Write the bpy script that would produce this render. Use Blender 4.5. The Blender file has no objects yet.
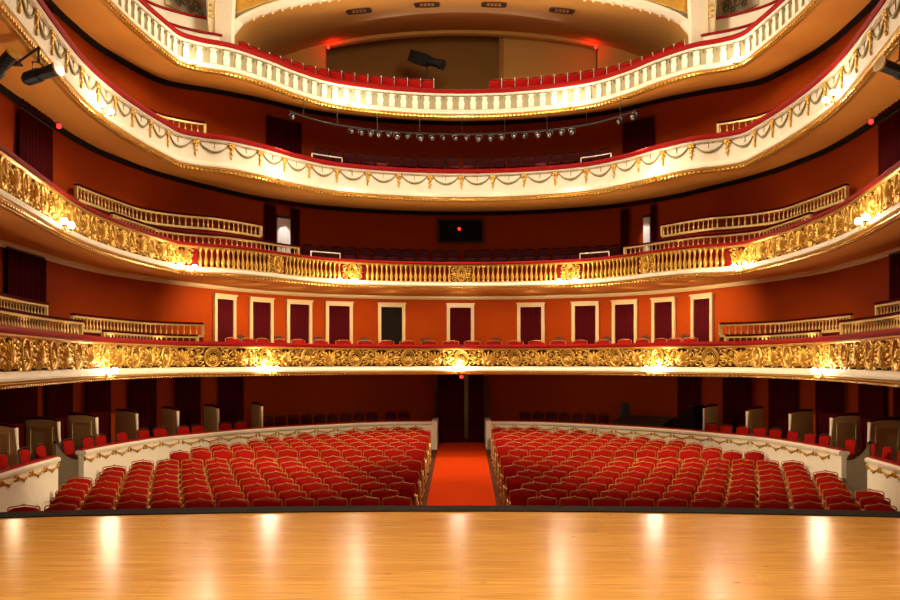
import bpy, math, random
from mathutils import Vector
random.seed(7)
PI = math.pi
SC = bpy.context.scene
COL = SC.collection
EYE = 1.9            # eye height over the stage floor (z = 0)
F = 900.0            # focal length in pixels of a 900 px wide frame
CX, HY = 461.5, 361.5

# ------------------------------------------------------------------ materials
def mat(name, col, rough=0.5, metal=0.0, emit=None, estr=0.0, noise=None, bump=0.0, bscale=30.0, spec=0.5, sheen=0.0, coat=0.0):
    m = bpy.data.materials.new(name); m.use_nodes = True
    nt = m.node_tree; b = nt.nodes['Principled BSDF']
    b.inputs['Base Color'].default_value = (*col, 1)
    b.inputs['Roughness'].default_value = rough
    b.inputs['Metallic'].default_value = metal
    b.inputs['Specular IOR Level'].default_value = spec
    if sheen: b.inputs['Sheen Weight'].default_value = sheen
    if coat: b.inputs['Coat Weight'].default_value = coat
    if emit:
        b.inputs['Emission Color'].default_value = (*emit, 1)
        b.inputs['Emission Strength'].default_value = estr
    if noise or bump:
        tc = nt.nodes.new('ShaderNodeTexCoord')
        n = nt.nodes.new('ShaderNodeTexNoise'); n.inputs['Scale'].default_value = bscale
        n.inputs['Detail'].default_value = 4
        nt.links.new(tc.outputs['Object'], n.inputs['Vector'])
        if noise:
            r = nt.nodes.new('ShaderNodeMix'); r.data_type = 'RGBA'
            r.inputs[6].default_value = (*col, 1); r.inputs[7].default_value = (*noise, 1)
            nt.links.new(n.outputs['Fac'], r.inputs[0]); nt.links.new(r.outputs[2], b.inputs['Base Color'])
        if bump:
            bp = nt.nodes.new('ShaderNodeBump'); bp.inputs['Strength'].default_value = bump
            bp.inputs['Distance'].default_value = 0.02
            nt.links.new(n.outputs['Fac'], bp.inputs['Height']); nt.links.new(bp.outputs['Normal'], b.inputs['Normal'])
    return m

M = {}
M['wall'] = mat('terracotta_paint', (0.30, 0.038, 0.0015), 0.75, noise=(0.26, 0.032, 0.0015), bscale=3, spec=0.05)
M['soffit'] = mat('warm_plaster', (0.80, 0.345, 0.062), 0.7, noise=(0.74, 0.31, 0.055), bscale=2, spec=0.2)
M['cream'] = mat('cream_plaster', (0.84, 0.76, 0.60), 0.5, noise=(0.76, 0.66, 0.50), bscale=6, spec=0.3)
M['frame'] = mat('cream_woodwork', (0.60, 0.42, 0.20), 0.45, noise=(0.52, 0.36, 0.16), bscale=8)
M['gold'] = mat('gilding', (0.88, 0.56, 0.12), 0.32, 0.75, noise=(0.58, 0.31, 0.045), bscale=14)
M['gold_pale'] = mat('pale_gilding', (0.80, 0.58, 0.22), 0.38, 0.3, noise=(0.66, 0.44, 0.13), bscale=14)
M['gold_dark'] = mat('dark_relief_ground', (0.10, 0.036, 0.006), 0.7, 0.0, noise=(0.05, 0.016, 0.003), bscale=20, spec=0.1)  # dark brown ground behind the gilt relief
M['red_ground'] = mat('red_parapet_ground', (0.22, 0.012, 0.004), 0.8, noise=(0.15, 0.008, 0.003), bscale=20, spec=0.1)
M['arcade_ground'] = mat('arcade_painted_shade', (0.40, 0.34, 0.20), 0.7, noise=(0.30, 0.27, 0.16), bscale=18, spec=0.1)  # shade between the pilasters is painted into this grey-green ground
M['garland'] = mat('aged_green_gilding', (0.30, 0.24, 0.10), 0.5, 0.2, noise=(0.20, 0.17, 0.07), bscale=25)
M['velvet'] = mat('red_velvet', (0.36, 0.006, 0.003), 0.85, noise=(0.27, 0.004, 0.003), bscale=9, spec=0.08)
M['rail'] = mat('crimson_rail_velvet', (0.28, 0.004, 0.003), 0.7, noise=(0.21, 0.003, 0.002), bscale=9, spec=0.12)
M['maroon'] = mat('maroon_curtain', (0.060, 0.0022, 0.004), 0.9, noise=(0.04, 0.0015, 0.003), bscale=8, spec=0.05)
M['seat_dark'] = mat('dark_maroon_upholstery', (0.05, 0.004, 0.005), 0.85, noise=(0.035, 0.003, 0.004), bscale=10, spec=0.12)
M['seat_wood'] = mat('gilded_seat_wood', (0.52, 0.19, 0.035), 0.4, 0.1, noise=(0.40, 0.13, 0.022), bscale=12)
M['dark_wood'] = mat('dark_wood', (0.05, 0.02, 0.009), 0.55, noise=(0.03, 0.012, 0.006), bscale=15, spec=0.25)
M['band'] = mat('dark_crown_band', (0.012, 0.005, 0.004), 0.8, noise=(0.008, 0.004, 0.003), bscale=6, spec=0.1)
M['carpet'] = mat('orange_red_carpet', (0.56, 0.043, 0.002), 0.95, noise=(0.50, 0.037, 0.002), bscale=60, bump=0.2, spec=0.04)
M['floor'] = mat('stalls_floor', (0.13, 0.035, 0.015), 0.8, noise=(0.09, 0.024, 0.010), bscale=5, spec=0.1)
M['tier_floor'] = mat('tier_floor_carpet', (0.12, 0.009, 0.006), 0.9, noise=(0.09, 0.007, 0.004), bscale=5, spec=0.05)
M['black'] = mat('black_metal', (0.010, 0.010, 0.011), 0.5, 0.0, noise=(0.014, 0.014, 0.015), bscale=20, spec=0.3)
M['matte'] = mat('matt_black', (0.008, 0.006, 0.005), 0.95, noise=(0.012, 0.009, 0.007), bscale=5, spec=0.05)
M['steel'] = mat('pale_steel', (0.45, 0.42, 0.38), 0.35, 0.8, noise=(0.36, 0.34, 0.31), bscale=30)
M['white_rail'] = mat('white_enamel', (0.85, 0.78, 0.66), 0.35, noise=(0.8, 0.73, 0.6), bscale=20)
M['lens'] = mat('amber_lens', (0.75, 0.42, 0.06), 0.15, noise=(0.6, 0.32, 0.04), bscale=10)
M['glass'] = mat('clear_lens', (0.30, 0.30, 0.28), 0.15, 0.7, noise=(0.22, 0.22, 0.21), bscale=10)
M['globe'] = mat('lit_globe', (1, 0.9, 0.7), 0.4, emit=(1.0, 0.84, 0.58), estr=60.0)
M['redlight'] = mat('red_indicator', (0.8, 0.02, 0.01), 0.3, emit=(1.0, 0.02, 0.015), estr=4.0)
M['panel_grey'] = mat('painted_partition', (0.55, 0.40, 0.19), 0.6, noise=(0.48, 0.34, 0.15), bscale=5, spec=0.2)
M['gate'] = mat('grey_gate', (0.13, 0.09, 0.05), 0.7, noise=(0.09, 0.065, 0.04), bscale=6, spec=0.15)
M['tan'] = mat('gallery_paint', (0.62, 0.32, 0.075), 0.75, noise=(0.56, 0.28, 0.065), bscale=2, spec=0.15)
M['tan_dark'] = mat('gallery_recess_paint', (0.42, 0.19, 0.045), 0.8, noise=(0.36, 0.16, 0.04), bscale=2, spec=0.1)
M['pale_door'] = mat('pale_door_paint', (0.85, 0.82, 0.78), 0.5, noise=(0.8, 0.76, 0.72), bscale=9)

def stage_wood():
    m = bpy.data.materials.new('stage_boards'); m.use_nodes = True
    nt = m.node_tree; L = nt.links; b = nt.nodes['Principled BSDF']
    tc = nt.nodes.new('ShaderNodeTexCoord')
    br = nt.nodes.new('ShaderNodeTexBrick')
    br.inputs['Scale'].default_value = 1.0
    br.inputs['Brick Width'].default_value = 2.6; br.inputs['Row Height'].default_value = 0.13
    br.inputs['Mortar Size'].default_value = 0.0035; br.inputs['Bias'].default_value = 0.0
    br.inputs['Color1'].default_value = (0.70, 0.35, 0.065, 1); br.inputs['Color2'].default_value = (0.60, 0.275, 0.045, 1)
    br.inputs['Mortar'].default_value = (0.48, 0.21, 0.04, 1); br.offset = 0.37
    L.new(tc.outputs['Object'], br.inputs['Vector'])
    mp = nt.nodes.new('ShaderNodeMapping'); mp.inputs['Scale'].default_value = (0.8, 14, 1)
    L.new(tc.outputs['Object'], mp.inputs['Vector'])
    n = nt.nodes.new('ShaderNodeTexNoise'); n.inputs['Scale'].default_value = 2.2; n.inputs['Detail'].default_value = 6
    L.new(mp.outputs['Vector'], n.inputs['Vector'])
    mx = nt.nodes.new('ShaderNodeMix'); mx.data_type = 'RGBA'; mx.blend_type = 'MULTIPLY'; mx.inputs[0].default_value = 1.0
    rp = nt.nodes.new('ShaderNodeValToRGB')
    rp.color_ramp.elements[0].position = 0.3; rp.color_ramp.elements[0].color = (0.60, 0.52, 0.42, 1)
    rp.color_ramp.elements[1].position = 0.65; rp.color_ramp.elements[1].color = (1, 1, 1, 1)
    L.new(n.outputs['Fac'], rp.inputs['Fac']); L.new(br.outputs['Color'], mx.inputs[6]); L.new(rp.outputs['Color'], mx.inputs[7])
    # small scuffs
    mp2 = nt.nodes.new('ShaderNodeMapping'); mp2.inputs['Scale'].default_value = (1.4, 4, 1)
    L.new(tc.outputs['Object'], mp2.inputs['Vector'])
    n2 = nt.nodes.new('ShaderNodeTexNoise'); n2.inputs['Scale'].default_value = 2.6; n2.inputs['Detail'].default_value = 2
    L.new(mp2.outputs['Vector'], n2.inputs['Vector'])
    r2 = nt.nodes.new('ShaderNodeValToRGB')
    r2.color_ramp.elements[0].position = 0.22; r2.color_ramp.elements[0].color = (0.25, 0.2, 0.15, 1)
    r2.color_ramp.elements[1].position = 0.27; r2.color_ramp.elements[1].color = (1, 1, 1, 1)
    L.new(n2.outputs['Fac'], r2.inputs['Fac'])
    mx2 = nt.nodes.new('ShaderNodeMix'); mx2.data_type = 'RGBA'; mx2.blend_type = 'MULTIPLY'; mx2.inputs[0].default_value = 1.0
    L.new(mx.outputs[2], mx2.inputs[6]); L.new(r2.outputs['Color'], mx2.inputs[7])
    L.new(mx2.outputs[2], b.inputs['Base Color'])
    b.inputs['Roughness'].default_value = 0.21
    return m
M['stage'] = stage_wood()

# ------------------------------------------------------------------ mesh builder
class B:
    def __init__(s): s.v = []; s.f = []
    def add(s, vs, fs):
        k = len(s.v); s.v += [tuple(p) for p in vs]; s.f += [tuple(i + k for i in q) for q in fs]; return s
    def box(s, x0, x1, y0, y1, z0, z1):
        return s.add([(x0,y0,z0),(x1,y0,z0),(x1,y1,z0),(x0,y1,z0),(x0,y0,z1),(x1,y0,z1),(x1,y1,z1),(x0,y1,z1)],
                     [(0,3,2,1),(4,5,6,7),(0,1,5,4),(1,2,6,5),(2,3,7,6),(3,0,4,7)])
    def tube(s, pts, r, n=6, cap=True):
        pts = [Vector(p) for p in pts]; rs = r if isinstance(r, (list, tuple)) else [r]*len(pts)
        vs = []; fs = []; up = Vector((0, 0.31, 0.95)).normalized()
        for i, p in enumerate(pts):
            t = (pts[min(i+1, len(pts)-1)] - pts[max(i-1, 0)])
            t = t.normalized() if t.length > 1e-9 else Vector((1,0,0))
            a = t.cross(up)
            if a.length < 1e-3: a = t.cross(Vector((1,0,0)))
            a.normalize(); c = a.cross(t)
            for k in range(n):
                q = 2*PI*k/n; vs.append(p + (a*math.cos(q) + c*math.sin(q))*rs[i])
        for i in range(len(pts)-1):
            for k in range(n):
                fs.append((i*n+k, i*n+(k+1)%n, (i+1)*n+(k+1)%n, (i+1)*n+k))
        if cap: fs.append(tuple(range(n-1, -1, -1))); fs.append(tuple((len(pts)-1)*n+k for k in range(n)))
        return s.add(vs, fs)
    def lathe(s, prof, n=10, c=(0,0,0)):
        vs = []; fs = []
        for r, z in prof:
            for k in range(n):
                q = 2*PI*k/n; vs.append((c[0]+r*math.cos(q), c[1]+r*math.sin(q), c[2]+z))
        for i in range(len(prof)-1):
            for k in range(n):
                fs.append((i*n+k, i*n+(k+1)%n, (i+1)*n+(k+1)%n, (i+1)*n+k))
        fs.append(tuple(range(n-1,-1,-1))); fs.append(tuple((len(prof)-1)*n+k for k in range(n)))
        return s.add(vs, fs)
    def ball(s, c, rx, ry, rz, n=8, m=5, rot=0.0):
        vs = []; fs = []; cr, sr = math.cos(rot), math.sin(rot)
        for i in range(1, m):
            t = PI*i/m
            for k in range(n):
                q = 2*PI*k/n
                x, y, z = rx*math.sin(t)*math.cos(q), ry*math.sin(t)*math.sin(q), rz*math.cos(t)
                vs.append((c[0]+x*cr+z*sr, c[1]+y, c[2]-x*sr+z*cr))
        for e in (1, -1):
            vs.append((c[0]+e*rz*sr, c[1], c[2]+e*rz*cr))
        a, b = len(vs)-2, len(vs)-1
        for i in range(m-2):
            for k in range(n):
                fs.append((i*n+k, (i+1)*n+k, (i+1)*n+(k+1)%n, i*n+(k+1)%n))
        for k in range(n):
            fs.append((a, k, (k+1)%n)); fs.append((b, (m-2)*n+(k+1)%n, (m-2)*n+k))
        return s.add(vs, fs)
    def extrude(s, outline, y0, y1):
        """outline in (x, z), extruded along y."""
        n = len(outline)
        vs = [(x, y0, z) for x, z in outline] + [(x, y1, z) for x, z in outline]
        fs = [tuple(range(n)), tuple(range(2*n-1, n-1, -1))] + [(i, n+i, n+(i+1)%n, (i+1)%n) for i in range(n)]
        return s.add(vs, fs)
    def loft(s, rows, close=False):
        n = len(rows[0]); k = len(rows); vs = [p for r in rows for p in r]; fs = []
        for i in range(k if close else k-1):
            j = (i+1) % k
            for q in range(n-1):
                fs.append((i*n+q, i*n+q+1, j*n+q+1, j*n+q))
        return s.add(vs, fs)
    def mesh(s, name, m, smooth=False):
        me = bpy.data.meshes.new(name); me.from_pydata(s.v, [], s.f); me.update()
        me.materials.append(m)
        if smooth:
            me.polygons.foreach_set('use_smooth', [True]*len(me.polygons))
        return me
    def build(s, name, m, parent=None, loc=(0,0,0), rz=0.0, smooth=False):
        return link(name, s.mesh(name, m, smooth), parent, loc, rz)

def link(name, me, parent=None, loc=(0,0,0), rz=0.0):
    o = bpy.data.objects.new(name, me); COL.objects.link(o)
    o.location = loc; o.rotation_euler = (0,0,rz)
    if parent: o.parent = parent
    return o
def tag(o, label=None, cat=None, group=None, kind=None):
    for k, v in (('label', label), ('category', cat), ('group', group), ('kind', kind)):
        if v: o[k] = v
    return o
def thing(name, label, cat, loc=(0,0,0), rz=0.0, group=None, kind=None):
    return tag(link(name, None, None, loc, rz), label, cat, group, kind)
KIDS = {}
def dup(root, loc, rz, label, group=None, kids=None):
    r = root.copy(); COL.objects.link(r); r.location = loc; r.rotation_euler = (0,0,rz)
    r['label'] = label
    if group: r['group'] = group
    for ch in (kids if kids is not None else list(root.children)):
        c = ch.copy(); COL.objects.link(c); c.parent = r
        for g in ch.children:
            d = g.copy(); COL.objects.link(d); d.parent = c
    return r
ORD = ['zeroth','first','second','third','fourth','fifth','sixth','seventh','eighth','ninth','tenth','eleventh','twelfth','thirteenth','fourteenth',
       'fifteenth','sixteenth','seventeenth','eighteenth','nineteenth','twentieth'] + ['twenty-'+w for w in ('first','second','third','fourth','fifth','sixth','seventh','eighth','ninth')] + ['thirtieth'] + ['thirty-'+w for w in ('first','second','third','fourth','fifth')]

# ------------------------------------------------------------------ plan curves (x, depth)
def cr(p0, p1, p2, p3, t):
    return tuple(0.5*((2*b) + (-a+c)*t + (2*a-5*b+4*c-d)*t*t + (-a+3*b-3*c+d)*t**3) for a, b, c, d in zip(p0, p1, p2, p3))
class Curve:
    def __init__(s, ctrl, mirror=True, per=16):
        full = [(-x, y) for x, y in reversed(ctrl[1:])] + list(ctrl) if mirror else list(ctrl)
        s.per = per; ext = [tuple(2*a-b for a, b in zip(full[0], full[1]))] + full + [tuple(2*a-b for a, b in zip(full[-1], full[-2]))]
        s.p = []
        for i in range(len(full)-1):
            for k in range(per): s.p.append(cr(*ext[i:i+4], k/per))
        s.p.append(full[-1])
        n = len(s.p); s.n = []
        for i in range(n):
            w = 4
            a, b = s.p[max(0, i-w)], s.p[min(n-1, i+w)]
            tx, ty = b[0]-a[0], b[1]-a[1]; l = math.hypot(tx, ty); s.n.append((-ty/l, tx/l))
        s.s = [0.0]
        for i in range(1, n): s.s.append(s.s[-1] + math.hypot(s.p[i][0]-s.p[i-1][0], s.p[i][1]-s.p[i-1][1]))
        s.mid = s.s[n//2] if mirror else 0.0
        s.s = [q - s.mid for q in s.s]
    def off(s, i, o): return (s.p[i][0]+s.n[i][0]*o, s.p[i][1]+s.n[i][1]*o)
    def at(s, q, o=0.0):
        """point and heading at arc length q, offset o outward"""
        n = len(s.p); lo, hi = 0, n-1
        while hi-lo > 1:
            m = (lo+hi)//2
            if s.s[m] <= q: lo = m
            else: hi = m
        t = (q-s.s[lo])/max(1e-9, s.s[hi]-s.s[lo])
        a, b = s.off(lo, o), s.off(hi, o)
        nx = s.n[lo][0]*(1-t)+s.n[hi][0]*t; ny = s.n[lo][1]*(1-t)+s.n[hi][1]*t
        return (a[0]+(b[0]-a[0])*t, a[1]+(b[1]-a[1])*t), math.atan2(-nx, ny)
    def find(s, u, o=0.0):
        """arc length where the curve crosses the bearing of column u"""
        r = (u-CX)/F; best = None
        for i in range(len(s.p)-1):
            a, b = s.off(i, o), s.off(i+1, o); ra, rb = a[0]/a[1]-r, b[0]/b[1]-r
            if ra == 0 or ra*rb < 0:
                t = ra/(ra-rb); q = s.s[i]+(s.s[i+1]-s.s[i])*t
                if best is None or abs(q) < abs(best): best = q
        return best if best is not None else (s.s[0] if r < 0 else s.s[-1])
    def rng(s, q0, q1):
        return [i for i in range(len(s.p)) if q0-1e-6 <= s.s[i] <= q1+1e-6]
    def sweep(s, prof, q0=None, q1=None, closed=True, caps=True, dz=None):
        """profile [(o, z)] swept along the curve; z relative to the eye"""
        idx = s.rng(q0 if q0 is not None else s.s[0], q1 if q1 is not None else s.s[-1])
        rows = []
        for i in idx:
            rr = []
            for o, z in prof:
                x, y = s.off(i, o); rr.append((x, y, z+EYE+(dz(i) if dz else 0)))
            rows.append(rr + ([rr[0]] if closed else []))
        b = B(); b.loft(rows)
        if closed and caps:
            n = len(prof)
            b.add(rows[0][:n], [tuple(range(n-1,-1,-1))]); b.add(rows[-1][:n], [tuple(range(n))])
        return b
P = Curve([(0,28),(1.9,27.75),(3.7,27.0),(4.7,25.95),(5.35,24.9),(6.1,23.95),(6.8,23.5),(7.2,23.05),(7.32,22.3),(7.45,21),(7.5,19.5),(7.42,17.8),(7.15,16),(6.55,12.8),(6.2,10.6)])
W = Curve([(0,31.3),(2.4,31.0),(4.6,30.1),(5.9,29.0),(6.8,27.8),(7.5,26.4),(8.0,25.2),(8.35,24.2),(8.6,23.2),(8.85,21.8),(8.87,20),(8.75,18.3),(8.6,16.4),(8.2,12.8),(8.0,10.6)])
RW = Curve([(0,32.7),(2.6,32.4),(4.9,31.4),(6.3,30.3),(7.3,29.3),(8.3,28),(9.0,27),(9.6,25.9),(10.0,24.8),(10.4,23),(10.6,20.8),(10.5,18.5),(10.3,16.3),(9.8,12.8),(9.5,10.6)])
RING = [(1.0,30.3),(2.5,30.0),(3.9,29.1),(5.3,27.9),(6.5,26.5),(7.4,25),(8.0,23.9),(8.4,22),(8.57,20.3),(8.5,18.3),(8.3,16.2),(8,14),(7.7,12.6)]
RP_R = Curve(RING, mirror=False)
RP_L = Curve([(-x, y) for x, y in reversed(RING)], mirror=False)
SW_R = Curve([(1.0,32.6)] + [(2.6,32.4),(4.9,31.4),(6.3,30.3),(7.3,29.3),(8.3,28),(9.0,27),(9.6,25.9),(10.0,24.8),(10.4,23),(10.6,20.8),(10.5,18.5),(10.3,16.3),(9.8,12.8)], mirror=False)
SW_L = Curve([(-x, y) for x, y in reversed([(1.0,32.6),(2.6,32.4),(4.9,31.4),(6.3,30.3),(7.3,29.3),(8.3,28),(9.0,27),(9.6,25.9),(10.0,24.8),(10.4,23),(10.6,20.8),(10.5,18.5),(10.3,16.3),(9.8,12.8)])], mirror=False)
NP = len(P.p)
def side_of(q): return 'left' if q < 0 else 'right'

# tier heights relative to the eye: rail top, panel top, panel bottom, cornice bottom, floor, wall-side ceiling height
T = [dict(rail=.53, pt=.39, pb=-.17, cb=-.40, floor=-.33),
     dict(rail=3.10, pt=2.99, pb=2.46, cb=2.24, floor=2.32),
     dict(rail=6.00, pt=5.83, pb=5.26, cb=4.98, floor=5.06),
     dict(rail=8.48, pt=8.31, pb=7.82, cb=7.58, floor=7.66)]
NAME = ['lowest', 'second', 'third', 'top']
def rise(k, i):
    """extra height of the soffit at the wall, at sample i (index-matched along the plan)"""
    c = abs(i - (NP-1)/2)/((NP-1)/2)
    g = max(0.0, min(1.0, (0.50-c)/0.28)); g = g*g*(3-2*g)
    return {0: 0.0, 1: 0.02, 2: 0.18 + 0.05*g, 3: 0.12 + 0.66*g}[k]

# ------------------------------------------------------------------ the shell
def shell():
    for k in range(4):
        t = T[k]
        outer = W if k else RW
        # tier floor
        top = []
        for i in range(NP):
            a = P.off(i, .10); c = W.off(i, .05); r = rise(k, i)
            top.append([(a[0]+(c[0]-a[0])*q, a[1]+(c[1]-a[1])*q, max(t['floor'], t['cb']+r*q+.08)+EYE) for q in (0, .25, .5, .75, 1)])
        b = B(); b.loft(top); tag(b.build('floor', M['tier_floor']), f'dark red carpeted floor of the {NAME[k]} balcony', 'floor', kind='structure')
        rows = []
        for i in range(NP):
            a = P.off(i, .06); c = outer.off(i, .05); r = rise(k, i)
            rows.append([(a[0]+(c[0]-a[0])*q, a[1]+(c[1]-a[1])*q, t['cb']+EYE+r*q) for q in (0, .25, .5, .75, 1)])
        b = B(); b.loft(rows); tag(b.build('ceiling', M['soffit'], smooth=True), f'warm plaster underside of the {NAME[k]} balcony', 'ceiling', kind='structure')
    # walls behind the tiers, cut at the corner where the back wall meets the sides
    cut = W.find(206)
    for k in range(3):
        z0 = T[k]['floor']+EYE
        for nm, q0, q1 in (('wall_left', W.s[0], cut), ('wall_back', cut, -cut), ('wall_right', -cut, W.s[-1])):
            idx = [i for i in range(NP) if q0-1e-6 <= W.s[i] <= q1+1e-6]
            if nm == 'wall_back': idx = [idx[0]-1]+idx+[idx[-1]+1]
            b = B(); b.loft([[(*W.p[i], z0), (*W.p[i], T[k+1]['cb']+EYE+rise(k+1, i)*.985)] for i in idx])
            tag(b.build(nm, M['wall']), f'terracotta wall behind the {NAME[k]} balcony', 'wall', kind='structure')
        # crown moulding under the next tier's soffit
        hh = {0: .11, 1: .12, 2: .13}[k]
        pr = [(-.10, 0), (-.02, 0), (-.02, -hh), (-.06, -hh), (-.10, -hh*.5)]
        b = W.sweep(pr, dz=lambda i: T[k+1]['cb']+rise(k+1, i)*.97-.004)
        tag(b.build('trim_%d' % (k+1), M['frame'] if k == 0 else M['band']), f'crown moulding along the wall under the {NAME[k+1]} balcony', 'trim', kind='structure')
    # stalls ring wall, floor
    for nm, c in (('wall_left', SW_L), ('wall_right', SW_R)):
        b = B(); b.loft([[(*p, -3.3+EYE), (*p, -.40+EYE)] for p in c.p])
        tag(b.build(nm, M['wall']), 'terracotta wall behind the boxes round the stalls', 'wall', kind='structure')
    for a, c in ((RP_L, SW_L), (RP_R, SW_R)):
        n = len(a.p); m = len(c.p)
        b = B(); b.loft([[(*a.off(i, .06), -2.75+EYE), (*c.p[round(i*(m-1)/(n-1))], -2.75+EYE)] for i in range(n)])
        tag(b.build('floor', M['tier_floor']), 'dark floor of the boxes round the stalls', 'floor', kind='structure')
    # raked stalls floor
    b = B(); b.add([(-11, 11, fz(11)), (11, 11, fz(11)), (11, 34, fz(34)), (-11, 34, fz(34))], [(0,1,2,3)])
    tag(b.build('floor', M['floor']), 'raked dark floor under the red stalls seats', 'floor', kind='structure')
    # stage
    n = 60; edge = [(-9+18*i/n, 11.72 - .0155*(-9+18*i/n)**2) for i in range(n+1)]
    b = B(); b.loft([[(x, -3, 0), (x, y-.34, 0)] for x, y in edge]); tag(b.build('stage_floor', M['stage']), 'golden boarded stage floor across the bottom', 'floor', kind='structure')
    b = B(); b.loft([[(x, y-.34, 0.0), (x, y-.335, .014), (x, y-.03, .03), (x, y, .022), (x, y, fz(11))] for x, y in edge])
    tag(b.build('stage_edge', M['band']), 'dark lip along the front edge of the stage', 'trim', kind='structure')
    # hall ceiling and proscenium beside the stage
    b = B(); b.box(-11, 11, 6, 24.9, 12.6+EYE, 12.8+EYE); tag(b.build('ceiling', M['cream']), 'cream ceiling high over the hall', 'ceiling', kind='structure')
    for sx, nm in ((-1, 'wall_left'), (1, 'wall_right')):
        b = B(); b.box(min(sx*6.2, sx*11), max(sx*6.2, sx*11), 10.0, 10.5, -3.6+EYE, 12.6+EYE)
        tag(b.build(nm, M['cream']), 'cream proscenium wall beside the stage', 'wall', kind='structure')
def fz(d): return EYE - 3.42 + .034*(d-17)
shell()

# ------------------------------------------------------------------ ornament pieces (local: x along, y out of the hall, z up; face at y=0)
def spiral(b, cx, cz, r0, turns, a0, sgn, r=.016, y=-.02, tail=None, n=18):
    pts = []
    for i in range(n+1):
        t = i/n; a = a0 + sgn*turns*2*PI*t; rr = r0*(1-.82*t)
        pts.append((cx+rr*math.cos(a), y-.012*t, cz+rr*math.sin(a)))
    if tail: pts = [(tx, y, tz) for tx, tz in tail] + pts
    b.tube(pts, [r*(.55+.45*math.sin(PI*min(1, (i+2)/(len(pts)*.6)))) if i < len(pts)*.55 else r*(1-.35*i/len(pts)) for i in range(len(pts))], 5)
def leaf(b, x, z, l, w, ang, y=-.02, th=.022):
    """pointed leaf from its base at (x, z), leaning by ang from upright"""
    b.ball((x+math.sin(ang)*l*.5, y, z+math.cos(ang)*l*.5), w*.5, th, l*.5, 6, 5, ang)
def acanthus_mesh(h=.54, w=.84):
    b = B(); s = h/.54; k = w/.84
    for a, l in ((0,.38),(.32,.36),(-.32,.36),(.64,.32),(-.64,.32),(.98,.25),(-.98,.25),(1.32,.19),(-1.32,.19)):
        leaf(b, .02*math.sin(a)*k, .11*s, l*s, .085*k, a, -.035, .035)
        leaf(b, .03*math.sin(a)*k, .13*s, l*s*.82, .030*k, a, -.065, .022)
    b.ball((0, -.04, .10*s), .055*k, .045, .07*s)
    for e in (1, -1):
        spiral(b, e*.285*k, .34*s, .125*s, 1.35, PI/2+e*PI/2, e, .030, tail=[(e*.05*k, .05*s), (e*.10*k, .06*s), (e*.15*k, .12*s), (e*.168*k, .24*s)])
        spiral(b, e*.30*k, .115*s, .095*s, 1.2, PI/2-e*PI/2+PI, -e, .026, tail=[(e*.10*k, .02*s)])
        for (x, z, l, w_, a) in ((.20,.43,.17,.08,1.0),(.37,.20,.19,.08,.5),(.15,.30,.19,.06,.2),(.38,.42,.13,.07,1.2),(.22,.20,.14,.06,1.9),(.40,.10,.12,.07,.1),(.33,.50,.12,.06,1.8),(.12,.50,.12,.06,1.5)):
            leaf(b, e*x*k, z*s, l*s, w_*k, e*a, -.025, .028)
        b.ball((e*.285*k, -.045, .34*s), .045*k, .035, .045*s); b.ball((e*.30*k, -.045, .115*s), .035*k, .03, .035*s)
    return b.mesh('acanthus_relief', M['gold'], True)
def ring(b, rx, rz, cz, r, n=22, y=-.025, m=5):
    pts = [(rx*math.cos(2*PI*i/n), y, cz+rz*math.sin(2*PI*i/n)) for i in range(n+1)]
    b.tube(pts, r, m, cap=False)
def medallion_mesh(h=.54, w=.84):
    b = B(); s = h/.54; k = w/.84
    ring(b, .215*k, .245*s, .27*s, .026, y=-.04); ring(b, .165*k, .195*s, .27*s, .018, y=-.03); ring(b, .12*k, .145*s, .27*s, .014, y=-.03)
    for i in range(9):
        a = -2.0+i*.5; leaf(b, .0, .17*s, (.20-.03*abs(a))*s, .045*k, a*.8, -.035, .03)
    b.ball((0, -.055, .20*s), .04*k, .035, .05*s)
    for e in (1, -1):
        spiral(b, e*.325*k, .41*s, .095*s, 1.3, -PI/2, e, .026, tail=[(e*.22*k, .26*s), (e*.27*k, .30*s)])
        spiral(b, e*.325*k, .13*s, .095*s, 1.3, PI/2, -e, .026, tail=[(e*.22*k, .26*s), (e*.27*k, .22*s)])
        for (x, z, l, w_, a) in ((.22,.27,.20,.09,PI/2),(.2,.46,.14,.07,.8),(.2,.07,.14,.07,2.3),(.30,.30,.12,.06,.9),(.30,.24,.12,.06,2.2),(.24,.36,.11,.05,.3),(.24,.18,.11,.05,2.8)):
            leaf(b, e*x*k, z*s, l*s, w_*k, e*a, -.03, .028)
    return b.mesh('medallion_relief', M['gold'], True)
def baluster_mesh(h, r=.05, n=8, m='gold'):
    b = B()
    b.lathe([(r*.9,0),(r*.9,.05*h),(r*.55,.08*h),(r*.75,.16*h),(r*1.0,.30*h),(r*.8,.42*h),(r*.42,.58*h),(r*.38,.74*h),(r*.6,.86*h),(r*.85,.92*h),(r*.9,h)], n)
    return b.mesh('baluster', M[m], True)
def swag_mesh(w=.74, drop=.23):
    b = B(); n = 14
    pts = [(-w/2+w*i/n, -.022, .47 - drop*math.sin(PI*i/n)**.75) for i in range(n+1)]
    b.tube(pts, [.012+.020*math.sin(PI*i/n) for i in range(n+1)], 6)
    b.tube([(0, -.012, .49), (0, -.015, .34)], [.012, .007], 5)
    for e in (-1, 1): b.tube([(e*.10, -.01, .50), (e*.10, -.012, .46)], .006, 4)
    return b.mesh('garland_swag', M['garland'], True)
def rosette_mesh():
    b = B()
    for i in range(6):
        a = i*PI/3; leaf(b, 0, .45, .085, .06, a, -.03, .025)
    b.ball((0, -.045, .45), .035, .03, .035)
    for i in range(4): b.ball((.012*(-1)**i, -.025, .36-.055*i), .038-.006*i, .022, .035)
    leaf(b, 0, .20, -.08, .03, 0)
    b.v = [(x*1.35, y*1.2, .45+(z-.45)*1.12) for x, y, z in b.v]
    return b.mesh('rosette_drop', M['gold'], True)
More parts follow.
